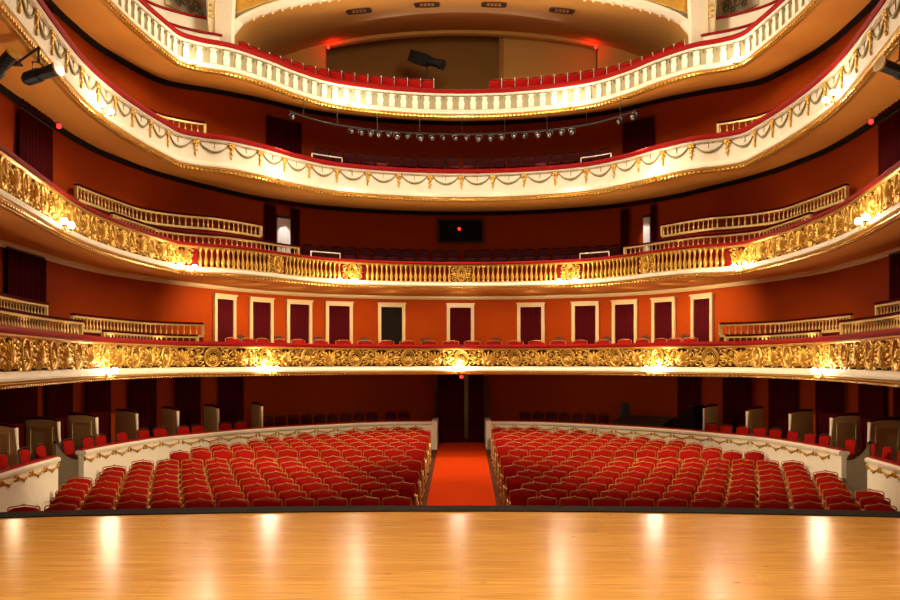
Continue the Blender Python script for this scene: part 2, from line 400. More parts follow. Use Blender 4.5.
def arcade_mesh(w, h):
    """cream pilaster panel with a little gilt arch, for the top balcony"""
    b = B(); z0 = .03
    x = w/2-.045
    b.extrude([(-x*.62, z0), (x*.62, z0), (x*.55, h*.22), (x*.70, h*.45), (x*.42, h*.72), (x*.60, h*.80), (x*.60, h*.86), (-x*.60, h*.86), (-x*.60, h*.80), (-x*.42, h*.72), (-x*.70, h*.45), (-x*.55, h*.22)], -.05, .0)
    return b.mesh('pilaster', M['cream'])
def arch_mesh(w, h):
    b = B(); n = 8; x = w/2
    b.tube([(x*math.cos(PI*i/n), -.03, h*.80+h*.16*math.sin(PI*i/n)) for i in range(n+1)], .012, 5)
    b.ball((0, -.03, h*.78), .022, .02, .05); 
    for e in (-1, 1): b.tube([(e*x, -.02, .04), (e*x, -.02, h*.8)], .010, 5)
    return b.mesh('gilt_arch', M['garland'], True)

# ------------------------------------------------------------------ balcony parapets
def wrap(me, name, parent, q, o, z):
    """one ornament bent to the curve, its own mesh"""
    co = []; cache = {}
    (x0, y0), a0 = P.at(q, 0); ca, sa = math.cos(a0), math.sin(a0)
    for v in me.vertices:
        k = round(v.co.x*400)
        if k not in cache:
            (bx, by), a = P.at(q+v.co.x, 0); cache[k] = (bx-x0, by-y0, -math.sin(a), math.cos(a))
        bx, by, nx, ny = cache[k]; w = o+v.co.y*DEEP.get(name, 1)
        gx, gy = bx+nx*w, by+ny*w
        co += [gx*ca+gy*sa, -gx*sa+gy*ca, v.co.z]
    m2 = me.copy(); m2.vertices.foreach_set('co', co); m2.update()
    return link(name, m2, parent, (x0, y0, z+EYE), a0)
def put(me, name, parent, q, o, z, n=1):
    if WRAP.get(name): return wrap(me, name, parent, q, o, z)
    (x, y), a = P.at(q, o)
    return link(name, me, parent, (x, y, z+EYE), a)
LENS = P.s[-1]
VIS = min(LENS-.45, 24.0)
DEEP = {'medallion_relief': 1.5, 'acanthus_relief': 1.5}
WRAP = {'medallion_relief': 1, 'acanthus_relief': 1, 'garland_swag': 1, 'gilt_arch': 0}
ACA, MED = acanthus_mesh(), medallion_mesh()
ACS, MES = acanthus_mesh(.50, .56), medallion_mesh(.50, .56)
def parapet(k, label):
    t = T[k]
    r = thing('balcony_parapet', label, 'balcony', (0,0,0))
    # padded rail
    rt, pt = t['rail'], t['pt']
    h = rt-pt
    P.sweep([(-.03, pt+.02), (-.05, pt+h*.45), (-.02, rt-.02), (.06, rt), (.22, rt), (.30, rt-.03), (.32, pt+h*.4), (.30, pt+.02)]).build('padded_rail', M['rail'], r, smooth=True)
    # panel body
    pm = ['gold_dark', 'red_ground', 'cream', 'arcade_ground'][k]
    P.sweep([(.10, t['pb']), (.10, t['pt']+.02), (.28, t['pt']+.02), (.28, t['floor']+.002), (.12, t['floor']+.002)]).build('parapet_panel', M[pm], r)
    # top and bottom mouldings of the panel
    b = P.sweep([(.03, t['pt']-.035), (.0, t['pt']-.01), (.0, t['pt']+.02), (.10, t['pt']+.02), (.10, t['pt']-.035)])
    b.build('capping', M['gold' if k < 2 else 'cream'], r, smooth=False)
    pb, cb = t['pb'], t['cb']; H = pb-cb
    # cornice: cream band above, gilt moulding with dentils below
    b = P.sweep([(.10, pb+.02), (.03, pb+.015), (.02, pb-.02), (-.02, pb-H*.25), (-.05, pb-H*.35), (-.05, pb-H*.52), (.0, pb-H*.60), (.10, pb-H*.60)])
    b.build('cornice', M['cream'], r)
    b = P.sweep([(.10, pb-H*.60), (-.02, pb-H*.60), (-.055, pb-H*.70), (-.02, pb-H*.80), (.0, pb-H*.84), (.02, cb), (.10, cb)])
    q = -VIS
    while q < VIS:
        (x, y), a = P.at(q, .0); ca, sa = math.cos(a), math.sin(a)
        d = B(); d.box(-.032, .032, -.045, .02, cb+.01, pb-H*.82)
        b.add([(x+px*ca-py*sa, y+px*sa+py*ca, pz+EYE) for px, py, pz in d.v], d.f)
        q += .13
    b.build('gilt_moulding', M['gold'], r)
    return r
def repeat(r, me, name, pitch, o, z, first=0.0, q0=0.0, q1=None, most=100, skip=()):
    """copies of one ornament on both halves, those past `most` as one stuff part"""
    q1 = VIS if q1 is None else q1
    qs = []
    j = 0
    while q0+first+j*pitch <= q1:
        q = q0+first+j*pitch; j += 1
        if any(abs(q-c) < w for c, w in skip): continue
        qs.append(q)
        if q > 1e-6: qs.append(-q)
    qs.sort(key=abs)
    for q in qs[:most]: put(me, name, r, q, o, z)
    if len(qs) > most:
        b = B(); src = me
        for q in qs[most:]:
            (x, y), a = P.at(q, o); ca, sa = math.cos(a), math.sin(a)
            b.add([(x+v.co.x*ca-v.co.y*sa, y+v.co.x*sa+v.co.y*ca, v.co.z+z+EYE) for v in src.vertices], [tuple(p.vertices) for p in src.polygons])
        o2 = b.build(name, src.materials[0], r, smooth=True); o2['kind'] = 'stuff'

# lowest: acanthus scrolls and medallions in gilt relief
r = parapet(0, 'lowest balcony front of gilded acanthus scrolls and oval medallions over the stalls')
repeat(r, MED, 'medallion_relief', 1.66, .10, T[0]['pb']+.01)
repeat(r, ACA, 'acanthus_relief', 1.66, .10, T[0]['pb']+.01, first=.83)
# second: gilt balusters on red with relief panels
r = parapet(1, 'second balcony front with gilt balusters before red, above the row of curtained doors')
SPOT = [abs(P.find(u)) for u in (461.5, 353, 278, 185)]
SPOT[0] = 0.0
skip = [(c, .34) for c in SPOT]
QK = abs(P.find(186))
for c in SPOT[:3]:
    for e in ((1, -1) if c else (1,)): put(MES, 'medallion_relief', r, e*c, .10, T[1]['pb']+.01)
repeat(r, baluster_mesh(.50, .062), 'baluster', .15, .05, T[1]['pb']+.01, first=.075, q1=QK-.2, most=100, skip=skip)
repeat(r, ACS, 'acanthus_relief', 1.08, .10, T[1]['pb']+.01, q0=QK+.1)
repeat(r, MES, 'medallion_relief', 1.08, .10, T[1]['pb']+.01, q0=QK+.1, first=.54)
# third: cream with garlands
r = parapet(2, 'third balcony front in cream plaster hung with gilt garland swags and rosettes')
repeat(r, swag_mesh(.78), 'garland_swag', .97, .10, T[2]['pb']+.03, first=.485)
repeat(r, rosette_mesh(), 'rosette_drop', .97, .10, T[2]['pb']+.03)
# top: cream arcade
r = parapet(3, 'top balcony front of cream pilasters under small arches below the gallery seats')
repeat(r, arcade_mesh(.36, .48), 'pilaster', .36, .10, T[3]['pb']+.01, most=100)
repeat(r, arch_mesh(.33, .48), 'gilt_arch', .36, .10, T[3]['pb']+.01, first=.18, most=100)

# ------------------------------------------------------------------ globe lamps on the cornices
def light(name, kind, loc, power, col=(1, .66, .34), **kw):
    d = bpy.data.lights.new(name, kind); d.energy = power; d.color = col
    for a, v in kw.items(): setattr(d, a, v)
    o = bpy.data.objects.new(name, d); COL.objects.link(o); o.location = loc
    return o
def globe_pair(span):
    b = B()
    if span:
        b.tube([(-span/2, -.16, .03), (-span/2, -.16, -.02), (-span*.3, -.17, -.06), (0, -.15, -.05), (span*.3, -.17, -.06), (span/2, -.16, -.02), (span/2, -.16, .03)], .012, 6)
    b.tube([(0, -.07, 0), (0, -.11, -.03), (0, -.15, -.05)], .014, 6); b.ball((0, -.078, 0), .05, .02, .07)
    return b.mesh('bracket', M['gold'], True)
gb = B(); gb.ball((0,0,0), .062, .062, .062, 12, 8); GLOBE = gb.mesh('globe', M['globe'], True)
cb_ = B(); cb_.lathe([(.02, -.085), (.045, -.07), (.05, -.055), (.03, -.05)], 8); CUP = cb_.mesh('cup', M['gold'], True)
BR2, BR1 = globe_pair(.50), globe_pair(0)
LAMPS = {0: [(103, 2), (266, 2), (458.5, 1), (657, 2), (826, 2)],
         1: [(58, 2), (183, 2), (346, 2), (569, 2), (745, 2), (872, 2)],
         2: [(99, 2), (277, 1), (655, 1), (838, 2)],
         3: [(193, 1), (348, 2), (571, 2), (737, 1)]}
POW = {0: 60, 1: 38, 2: 42, 3: 42}
GO = {0: -.12, 1: -.85, 2: -.85, 3: -.85}
for k, lst in LAMPS.items():
    n = len(lst)
    for j, (u, c) in enumerate(lst):
        q = P.find(u); z = T[k]['pb']-(T[k]['pb']-T[k]['cb'])*.45
        (x, y), a = P.at(q, 0)
        e = abs(u-CX)
        if e < 10: w = 'at the centre'
        else:
            side = [v for v, _ in lst if (v < CX) == (u < CX) and abs(v-CX) > 10]
            side.sort(key=lambda v: abs(v-CX)); w = f"{ORD[side.index(u)+1]} from the centre, {'left' if u < CX else 'right'} half"
        t = thing('wall_lamp', f"{'twin glowing globes' if c == 2 else 'single glowing globe'} on the {NAME[k]} balcony cornice, {w}", 'lamp', (x, y, z+EYE), a, 'globe lamps along the balcony cornices')
        link('bracket', BR2 if c == 2 else BR1, t)
        for sx in ((-.25, .25) if c == 2 else (0,)):
            g = link('globe', GLOBE, t, (sx, -.16 if c == 2 else -.15, .085 if c == 2 else .03)); link('cup', CUP, g)
        (lx, ly), _ = P.at(q, GO[k])
        light('lamp_glow', 'POINT', (lx, ly, z+EYE+.12), POW[k]*(1.0 if c == 2 else (1.3 if k == 0 else .8))*(.22 if k == 0 and abs(u-CX) > 300 else 1.0), (1, .85, .63), shadow_soft_size=.12)

# ------------------------------------------------------------------ curtained doors and wall openings
def pleats(w, h, folds, amp, thick=.03):
    """a hanging cloth w wide and h high, its base at z=0, pleated along x"""
    n = folds*6; rows = []
    for i in range(n+1):
        x = -w/2+w*i/n; y = amp*math.sin(2*PI*folds*i/n)+amp*.3*math.sin(5.1*PI*folds*i/n+1)
        rows.append([(x, y-thick/2, 0), (x, y-thick/2, h*.5), (x, y-thick/2, h), (x, y+thick/2, h), (x, y+thick/2, 0), (x, y-thick/2, 0)])
    b = B(); b.loft(rows); return b
DOORS = [224.5, 261, 299, 339, 391.5, 460.5, 531, 585.5, 625, 664, 702.5]
fl = T[0]['floor']
dh = 2.22
fb = B()
for x0, x1 in ((-.475, -.365), (.365, .475)): fb.box(x0, x1, -.05, .02, 0, dh+.02)
fb.box(-.475, .475, -.06, .02, dh-.02, dh+.09); fb.box(-.50, .50, -.09, .02, dh+.09, dh+.13)
DFRAME = fb.mesh('door_frame', M['frame'])
DCURT = pleats(.72, dh-.03, 6, .012).mesh('door_curtain', M['maroon'], True)
db = B(); db.box(-.36, .36, -.01, .015, .0, dh-.03); DDARK = db.mesh('dark_inside_panel', M['matte'])  # black panel paints in the dark of the unlit corridor
for j, u in enumerate(DOORS):
    q = W.find(u, -.05); (x, y), a = W.at(q, -.055)
    w = 'at the centre' if j == 5 else f"{ORD[abs(j-5)]} from the centre, {'left' if j < 5 else 'right'} half"
    t = thing('door_%d' % (j+1), (f'cream-framed doorway with its dark inside painted black, {w}' if j == 4 else f'maroon-curtained door in a cream frame behind the lowest balcony, {w}'), 'door', (x, y, fl+EYE+.002), a, 'doors behind the lowest balcony', 'structure')
    link('door_frame', DFRAME, t)
    if j == 4: link('dark_inside_panel', DDARK, t)
    else: link('door_curtain', DCURT, t, (0, 0, .01))
def wall_curtain(curve, u0, u1, z0, z1, label, group, o=-.10, name='curtain', folds=None, extra=None):
    q0, q1 = curve.find(u0, o), curve.find(u1, o)
    (xa, ya), _ = curve.at(q0, o); (xb, yb), _ = curve.at(q1, o)
    w = math.hypot(xb-xa, yb-ya)-.05; a = math.atan2(yb-ya, xb-xa)
    t = thing(name, label, 'curtain', ((xa+xb)/2, (ya+yb)/2, z0+EYE), a, group)
    f = folds or max(3, int(w/.16))
    pleats(w, z1-z0-.08, f, .03).build('drape', M['maroon'], t, smooth=True)
    B().tube([(-w/2, 0, z1-z0-.05), (w/2, 0, z1-z0-.05)], .022, 8).build('curtain_rod', M['dark_wood'], t)
    return t
# second and third balcony: curtained doorways in the back wall and the side walls
for k in (1, 2):
    z1 = T[k+1]['cb']+ (.0 if k == 1 else .02)
    for s_, us in (('left', (265, 300)), ('right', (620, 656))):
        z0 = T[k]['floor']+.01
        if k == 2:
            wall_curtain(W, us[0]+2, us[1]+2 if s_ == 'left' else us[1]-2, z0, z1+.25, f'dark maroon curtain closed over the {s_} doorway behind the third balcony', 'doorway curtains of the upper balconies')
        else:
            inner = (276, 290.5) if s_ == 'left' else (629, 650)
            wall_curtain(W, us[0], inner[0], z0, z1+.055, f'maroon curtain hanging on the outer edge of the {s_} lit doorway' if s_ == 'left' else 'maroon curtain hanging on the inner edge of the right lit doorway', 'doorway curtains of the upper balconies', folds=3)
            wall_curtain(W, inner[1], us[1], z0, z1+.055, f'maroon curtain hanging on the inner edge of the {s_} lit doorway' if s_ == 'left' else 'maroon curtain hanging on the outer edge of the right lit doorway', 'doorway curtains of the upper balconies', folds=3)
            dl = (277, 290) if s_ == 'left' else (643.5, 650)
            qa, qb = W.find(dl[0], -.05), W.find(dl[1], -.05); (xa, ya), _ = W.at(qa, -.05); (xb, yb), _ = W.at(qb, -.05)
            w = math.hypot(xb-xa, yb-ya)
            dd = thing('door_%d' % (12 if s_ == 'left' else 13), f'pale lit door leaf between maroon curtains, {s_} half', 'door', ((xa+xb)/2, (ya+yb)/2, z0+EYE), math.atan2(yb-ya, xb-xa), None, 'structure')
            b = B(); b.box(-w/2, w/2, -.02, .02, 0, z1-z0-.36); b.build('door_leaf', M['pale_door'], dd)
            b = B(); 
            for i in (-1, 0, 1): b.box(i*w*.27-.012, i*w*.27+.012, -.03, -.02, .1, z1-z0-.5)
            b.build('door_bead', M['pale_door'], dd)
            b = B(); b.box(-w/2-.02, w/2+.02, -.05, .02, z1-z0-.36, z1-z0-.28); b.build('door_head', M['dark_wood'], dd)
            (lx, ly), _ = W.at((qa+qb)/2, -.75)
            light('door_leaf_fill', 'SPOT', (lx, ly, z1+EYE-.12), 60, (1, .93, .85), shadow_soft_size=.05, spot_size=math.radians(34), spot_blend=.4).rotation_euler = (math.radians(38), 0, math.atan2(yb-ya, xb-xa))  # unseen spot added in front to brighten the pale door leaf
    for s_, us in (('left', (19, 52)), ('right', (878, 912))):
        wall_curtain(W, *us, T[k]['floor']+.01, z1+.02, f'dark maroon curtain over the {s_} side doorway of the {NAME[k]} balcony', 'doorway curtains of the upper balconies')
for s_, us in (('left', (7, 45)), ('right', (889, 918))):
    wall_curtain(W, *us, T[0]['floor']+.01, T[1]['cb']-.04, f'dark maroon curtain over the {s_} side doorway of the lowest balcony', 'doorway curtains of the lowest balcony')

# projection window with red light
q0, q1 = W.find(439.5, -.06), W.find(482, -.06); (xa, ya), _ = W.at(q0, -.06); (xb, yb), _ = W.at(q1, -.06); w = xb-xa
t = thing('projection_window', 'black projection window with a red light high on the wall above the second balcony', 'window', ((xa+xb)/2, min(ya, yb), 4.17+EYE), 0)
b = B(); b.box(-w/2, w/2, -.01, .01, 0, .72); b.build('dark_glass', M['matte'], t)
b = B(); b.box(-w/2-.06, -w/2, -.06, .02, -.06, .78); b.box(w/2, w/2+.06, -.06, .02, -.06, .78); b.box(-w/2, w/2, -.06, .02, -.06, 0); b.box(-w/2, w/2, -.06, .02, .72, .78)
b.build('window_surround', M['dark_wood'], t)
b = B(); b.ball((-.05, -.05, .42), .05, .03, .05); b.build('red_light', M['redlight'], t)

# ------------------------------------------------------------------ box ring round the stalls
def ring_seg(curve, q0, q1, label, corner=None):
    zt = -2.02
    t = thing('box_parapet', label, 'parapet', (0,0,0))
    curve.sweep([(0, -3.30), (0, zt-.10), (.14, zt-.10), (.14, -2.74), (.05, -2.76), (.05, -3.30)], q0, q1).build('parapet_panel', M['cream'], t)
    curve.sweep([(-.05, zt-.09), (-.06, zt-.03), (-.02, zt), (.16, zt), (.2, zt-.03), (.18, zt-.09)], q0, q1).build('capping', M['cream'], t)
    curve.sweep([(.02, zt+.002), (.03, zt+.03), (.18, zt+.03), (.20, zt+.002)], q0, q1).build('padded_rail', M['rail'], t, smooth=True)
    curve.sweep([(-.03, -3.30), (-.03, -3.14), (0, -3.12), (0, -3.30)], q0, q1).build('plinth', M['cream'], t)
    me = RSW; q = q0+.42
    while q < q1-.36:
        (x, y), a = curve.at(q, 0); link('garland', me, t, (x, y, zt-.10+EYE), a); q += .72
    return t
b = B(); n = 10
b.tube([(-.30+.6*i/n, -.02, -.06-.075*math.sin(PI*i/n)) for i in range(n+1)], [.012+.008*math.sin(PI*i/n) for i in range(n+1)], 5)
for e in (-1, 1):
    leaf(b, e*.31, -.02, -.13, .06, e*.12)
    b.ball((e*.31, -.03, -.05), .032, .02, .032)
leaf(b, 0, -.10, -.11, .05, .0); leaf(b, .05, -.10, -.08, .04, -.5); leaf(b, -.05, -.10, -.08, .04, .5)
RSW = b.mesh('garland', M['gold'], True)
for s_, c in (('left', RP_L), ('right', RP_R)):
    ua, ub = (82, 59) if s_ == 'left' else (843, 866)
    qa, qb = c.find(ua), c.find(ub)
    if s_ == 'left':
        ring_seg(c, qa, c.s[-1], 'long curved cream box front with garlands behind the left seats'); ring_seg(c, c.s[0], qb, 'short cream box front with garlands nearer the stage, left side')
    else:
        ring_seg(c, c.s[0], qa, 'long curved cream box front with garlands behind the right seats'); ring_seg(c, qb, c.s[-1], 'short cream box front with garlands nearer the stage, right side')
    # grey gate in the gap, with its swept top
    (xa, ya), _ = c.at(qa, .1); (xb, yb), _ = c.at(qb, .1)
    w = math.hypot(xb-xa, yb-ya)-.04; a = math.atan2(yb-ya, xb-xa) if s_ == 'right' else math.atan2(ya-yb, xa-xb)
    t = thing('entrance_gate', f'dark grey gate with a swept top in the gap of the {s_} box front', 'gate', ((xa+xb)/2, (ya+yb)/2, fz((ya+yb)/2)+.005), a)
    hi, lo = 1.60, 1.12; n = 10
    prof = [(-w/2+w*i/n, (hi-(hi-lo)*math.sin(PI/2*i/n)**.8) if s_ == 'left' else (lo+(hi-lo)*(1-math.sin(PI/2*(1-i/n))**.8)*1.0 if False else hi-(hi-lo)*math.sin(PI/2*(1-i/n))**.8)) for i in range(n+1)]
    b = B(); b.extrude([(-w/2, 0)]+[(w/2, 0)]+list(reversed(prof)), -.03, .03); b.build('gate_leaf', M['gate'], t)
    b = B(); b.tube([(x, -.005, z+.012) for x, z in prof], .03, 6); b.build('gate_cap', M['matte'], t)
    b = B(); b.box(-w/2+.08, w/2-.08, -.04, -.03, .12, .18); b.box(-w/2+.08, w/2-.08, -.04, -.03, .80, .86); b.build('gate_bead', M['gate'], t)

# partitions between the boxes
def partition_mesh():
    b = B(); b.extrude([(-.02, 0), (1.0, 0), (1.0, 1.36), (.4, 1.38), (.06, 1.33), (.03, .95), (-.02, .5)], -.03, .03); return b.mesh('partition_panel', M['panel_grey'])
PPANEL = partition_mesh()
b = B(); b.box(.16, .9, -.04, -.03, .12, .18); b.box(.16, .9, -.04, -.03, 1.18, 1.24); b.box(.16, .22, -.04, -.03, .18, 1.18); b.box(.84, .9, -.04, -.03, .18, 1.18)
PBEAD = b.mesh('panel_moulding', M['panel_grey'])
b = B(); b.tube([(.02, 0, 1.365), (.2, 0, 1.40), (.5, 0, 1.42), (1.0, 0, 1.41)], [.03, .035, .035, .03], 6); PCAP = b.mesh('red_cap', M['maroon'], True)
b = B(); b.tube([(-.055, 0, 0), (-.055, 0, .5), (.0, 0, 1.0), (.02, 0, 1.34)], [.03, .03, .035, .045], 8); PEDGE = b.mesh('pale_lit_edge', M['cream'], True)  # paler strip puts the lit end of the panel into the colour
for s_, c, us in (('left', RP_L, (17, 59, 97, 137, 178, 218, 262)), ('right', RP_R, (704, 747, 790, 831, 869, 660.1, 640.1)[:5])):
    side = sorted(us, key=lambda u: abs(u-CX))
    for u in us:
        q = c.find(u, .85); (x, y), a = c.at(q, .85)
        # panel runs outward; local +x outward
        ang = math.atan2(c.at(q, 1.2)[0][1]-y, c.at(q, 1.2)[0][0]-x)
        ang += (.30 if s_ == 'left' else -.30)*(-1)
        t = thing('box_partition', f'painted partition between boxes, {ORD[side.index(u)+1]} from the centre, {s_} side', 'partition', (x, y, -2.745+EYE), ang, 'partitions between the stalls boxes')
        for nm, me in (('partition_panel', PPANEL), ('red_cap', PCAP), ('pale_lit_edge', PEDGE)): link(nm, me, t)
        o = link('panel_moulding', PBEAD, t)
        if s_ == 'left': o.scale = (1, -1, 1)

# curtains between the piers of the ring wall
spans = [(-12, 37), (46, 73), (86, 111), (129, 157), (175, 201), (219, 244)]
for j, (a_, b_) in enumerate(spans):
    wall_curtain(SW_L, a_, b_, -2.74, -.42, f'dark maroon curtain behind the left stalls boxes, {ORD[6-j]} from the centre', 'curtains behind the stalls boxes', o=-.12)
spans_r = [(677, 700), (722, 752), (768, 797), (815, 843), (858, 885), (893, 925)]
for j, (a_, b_) in enumerate(spans_r):
    wall_curtain(SW_R, a_, b_, -2.74, -.42, f'dark maroon curtain behind the right stalls boxes, {ORD[j+1]} from the centre', 'curtains behind the stalls boxes', o=-.12)
# the centre doorway curtains and its reveal
for sx, x0, x1, w in ((-1, -.84, .10, 'wider left half'), (1, .24, .80, 'narrower right half')):
    t = thing('door_curtain', f'tall maroon curtain at the end of the red aisle, {w}', 'curtain', ((x0+x1)/2, 32.2, fz(32.2)+.01), 0, 'curtains at the end of the aisle')
    pleats(x1-x0, 2.50, 5 if sx < 0 else 4, .03).build('drape', M['maroon'], t, smooth=True)
    b = B(); b.tube([(-(x1-x0)/2, 0, 2.52), ((x1-x0)/2, 0, 2.52)], .022, 8); b.build('curtain_rod', M['dark_wood'], t)
b = B(); b.box(-1.0, 1.0, 33.3, 33.35, fz(33), -.42+EYE); b.box(-1.02, -1.0, 32.6, 33.35, fz(33), -.42+EYE); b.box(1.0, 1.02, 32.6, 33.35, fz(33), -.42+EYE)
tag(b.build('wall_back', M['frame']), 'pale lobby wall glimpsed between the aisle curtains', 'wall', kind='structure')
for sx, s_ in ((-1, 'left'), (1, 'right')):
    b = B(); b.box(min(sx*.82, sx*1.0), max(sx*.82, sx*1.0), 30.3, 32.15, fz(30)-.05, -2.0+EYE)
    tag(b.build('box_wall', M['cream']), f'low cream return wall on the {s_} of the aisle door', 'wall', kind='structure')

# ------------------------------------------------------------------ the aisle carpet
b = B(); n = 22
b.loft([[(-.80, 12.2+19.9*i/n, fz(12.2+19.9*i/n)+.002), (-.80, 12.2+19.9*i/n, fz(12.2+19.9*i/n)+.016), (.80, 12.2+19.9*i/n, fz(12.2+19.9*i/n)+.016), (.80, 12.2+19.9*i/n, fz(12.2+19.9*i/n)+.002)] for i in range(n+1)])
tag(b.build('aisle_carpet', M['carpet']), 'bright orange-red carpet running up the centre aisle between the seat blocks', 'carpet')

# ------------------------------------------------------------------ stalls seats
def bulge(w0, w1, z0, z1, peak, th, nx=8, nz=6, tilt=.16, puff=.035):
    """padded back, faces -y, with a slightly peaked top"""
    b = B(); rows_f = []; rows_b = []
    for j in range(nz+1):
        v = j/nz; rf = []; rb = []
        for i in range(nx+1):
            s = -1+2*i/nx; w = w0+(w1-w0)*v
            top = z1 + peak*(1-abs(s))**1.2 - .03*max(0, abs(s)-.8)/.2
            x = s*w/2; z = z0+(top-z0)*v
            p = puff*(1-s**4)*(1-(2*v-1)**4)
            y = (z-z0)*tilt
            rf.append((x, y-th/2-p, z)); rb.append((x, y+th/2, z))
        rows_f.append(rf); rows_b.append(rb)
    b.loft(rows_f); b.loft(rows_b)
    ring_ = [(0, i) for i in range(nx+1)]+[(j, nx) for j in range(1, nz+1)]+[(nz, i) for i in range(nx-1, -1, -1)]+[(j, 0) for j in range(nz-1, 0, -1)]
    b.loft([[rows_f[j][i] for j, i in ring_+[ring_[0]]], [rows_b[j][i] for j, i in ring_+[ring_[0]]]])
    return b
def stalls_meshes():
    m = {}
    m['backrest'] = bulge(.44, .46, .42, .80, .032, .05).mesh('backrest', M['velvet'], True)
    b = B(); tl = .16; r_ = .0125
    def pt(s, z, dy=0): return (s, .0+(z-.42)*tl+dy, z)
    top = [pt(-.248, .80)]+[pt(-.232+.464*i/8, .825+.038*(1-abs(-1+2*i/8))**1.2) for i in range(9)]+[pt(.248, .80)]
    b.tube([pt(-.242, .30), pt(-.246, .55)]+top+[pt(.246, .55), pt(.242, .30)], r_, 6)
    b.ball(pt(0, .872, -.012), .03, .014, .016, 6, 4)
    b.extrude([(-.235, .30), (.235, .30), (.235, .42), (-.235, .42)], .0, .03)
    m['back_frame'] = b.mesh('back_frame', M['seat_wood'], True)
    b = B(); rows = []
    for j in range(6):
        v = j/5; y = -.42+.42*v
        rows.append([(-.22, y, .36), (-.225, y, .42), (-.19, y, .445+.02*math.sin(PI*v)), (0, y, .455+.03*math.sin(PI*v)), (.19, y, .445+.02*math.sin(PI*v)), (.225, y, .42), (.22, y, .36), (-.22, y, .36)])
    b.loft(rows); b.add(rows[0][:7], [tuple(range(7))]); b.add(rows[-1][:7], [tuple(range(6,-1,-1))])
    m['seat'] = b.mesh('seat', M['velvet'], True)
    b = B()
    b.tube([(0, .06, .615), (0, -.12, .632), (0, -.30, .625), (0, -.345, .59), (0, -.335, .40), (0, -.31, .0)], [.015, .018, .018, .015, .013, .012], 6)
    m['armrest'] = b.mesh('armrest', M['seat_wood'], True)
    b = B(); b.box(-.19, .19, -.34, -.02, .28, .36); b.box(-.14, .14, -.20, -.10, .0, .28)
    m['base'] = b.mesh('base', M['dark_wood'])
    b = B(); b.extrude([(-.36, .02), (.06, .02), (.08, .40), (.05, .62), (-.30, .63), (-.36, .55)], -.012, .012)
    b2 = B(); b2.v = [(y, x, z) for x, y, z in b.v]; b2.f = b.f
    for zz in (.15, .3, .45): b2.ball((.018, -.15, zz), .02, .05, .05, 8, 5)
    m['end_panel'] = b2.mesh('end_panel', M['gold_pale'])
    return m
SM = stalls_meshes()
rows = []
for i, sgn in [(i, g) for i in range(16) for g in (-1, 1)]:
    d0 = 17+.8*i+(.38 if i >= 8 else 0)
    c = .0135 if i < 8 else .0045
    pit = .605-.0056*i if i < 8 else .56-.0012*(i-8)
    x0 = .956+.265+(pit/2 if (i % 2 == 1) == (sgn < 0) else 0)
    j = 0
    while True:
        x = x0+pit*j
        d = d0-c*x*x
        # stop short of the box front
        lim = None
        for p in RP_R.p:
            if abs(p[1]-d) < .12: lim = p[0] if lim is None else min(lim, p[0])
        if lim is None: lim = 8.3 if d < 20 else 0
        if i >= 8: 
            back = min(math.hypot(p[0]-x, p[1]-d) for p in RP_R.p)
            if back < .42: break
        if x > lim-.31 or x/d > .555: break
        rows.append((i, j, sgn*x, d, sgn*2*c*x, pit/.553)); j += 1
# nearest 300 as seats of their own, the rest one object
cand = sorted(rows, key=lambda r_: (r_[0], r_[1], r_[2]))
print('stalls seats', len(cand))
cnt = {}
proto = None
rest = []
for n_, (i, j, x, d, a, wd_) in enumerate(cand):
    sd = 'left' if x < 0 else 'right'
    if n_ < 300:
        lab = f'red velvet stalls seat, {ORD[i+1]} row from stage, {ORD[j+1]} from the aisle carpet, {sd} block'
        loc = (x, d, fz(d)); rz = -a*.8
        if proto is None:
            proto = thing('stalls_chair', lab, 'seat', loc, rz, 'red velvet seats in the stalls')
            for nm in ('backrest', 'back_frame', 'seat', 'base'): link(nm, SM[nm], proto)
            for e in (-1, 1): link('armrest', SM['armrest'], proto, (e*.248, 0, 0))
            kids = list(proto.children); o = proto
        else:
            o = dup(proto, loc, rz, lab, None, kids)
        if j == 0: link('end_panel', SM['end_panel'], o, ((-1 if x > 0 else 1)*.285, 0, 0), 0 if x < 0 else PI)
        o.scale = (wd_, 1, 1)
    else: rest.append((x, d, a, wd_))
if rest:
    root = thing('stalls_chair_rows', 'rearmost rows of red velvet stalls seats below the curved cream box front', 'seats', kind='stuff')
    for nm in ('backrest', 'back_frame', 'seat', 'armrest'):
        me = SM[nm]; b = B(); vs = [tuple(v.co) for v in me.vertices]; fs = [tuple(p.vertices) for p in me.polygons]
        for x, d, a, wd_ in rest:
            ca, sa = math.cos(-a*.8), math.sin(-a*.8)
            for ox in ((-.248, .248) if nm == 'armrest' else (0,)):
                b.add([(x+(vx+ox)*wd_*ca-vy*sa, d+(vx+ox)*wd_*sa+vy*ca, fz(d)+vz) for vx, vy, vz in vs], fs)
        o = b.build(nm, me.materials[0], root, smooth=True); o['kind'] = 'stuff'

# ------------------------------------------------------------------ other chairs
def chair_meshes(up, wood, w=.44, h=.86, puff=.025):
    m = {}
    m['backrest'] = bulge(w-.04, w-.02, .50, h-.03, .02, .045, 6, 4, .14, puff).mesh('backrest', M[up], True)
    b = B(); f = lambda z: (z-.5)*.14
    b.tube([(-w/2+.01, -.03, 0), (-w/2+.01, f(.46), .46), (-w/2, f(h), h-.01), (-w/4, f(h), h+.014), (0, f(h), h+.02), (w/4, f(h), h+.014), (w/2, f(h), h-.01), (w/2-.01, f(.46), .46), (w/2-.01, -.03, 0)], .016, 6)
    m['back_frame'] = b.mesh('back_frame', M[wood], True)
    b = B(); b.box(-w/2+.02, w/2-.02, -.42, -.02, .40, .46); m['seat'] = b.mesh('seat', M[up])
    b = B(); b.tube([(0,0,0), (0,0,.40)], [.014, .02], 6); m['leg'] = b.mesh('leg', M[wood], True)
    return m
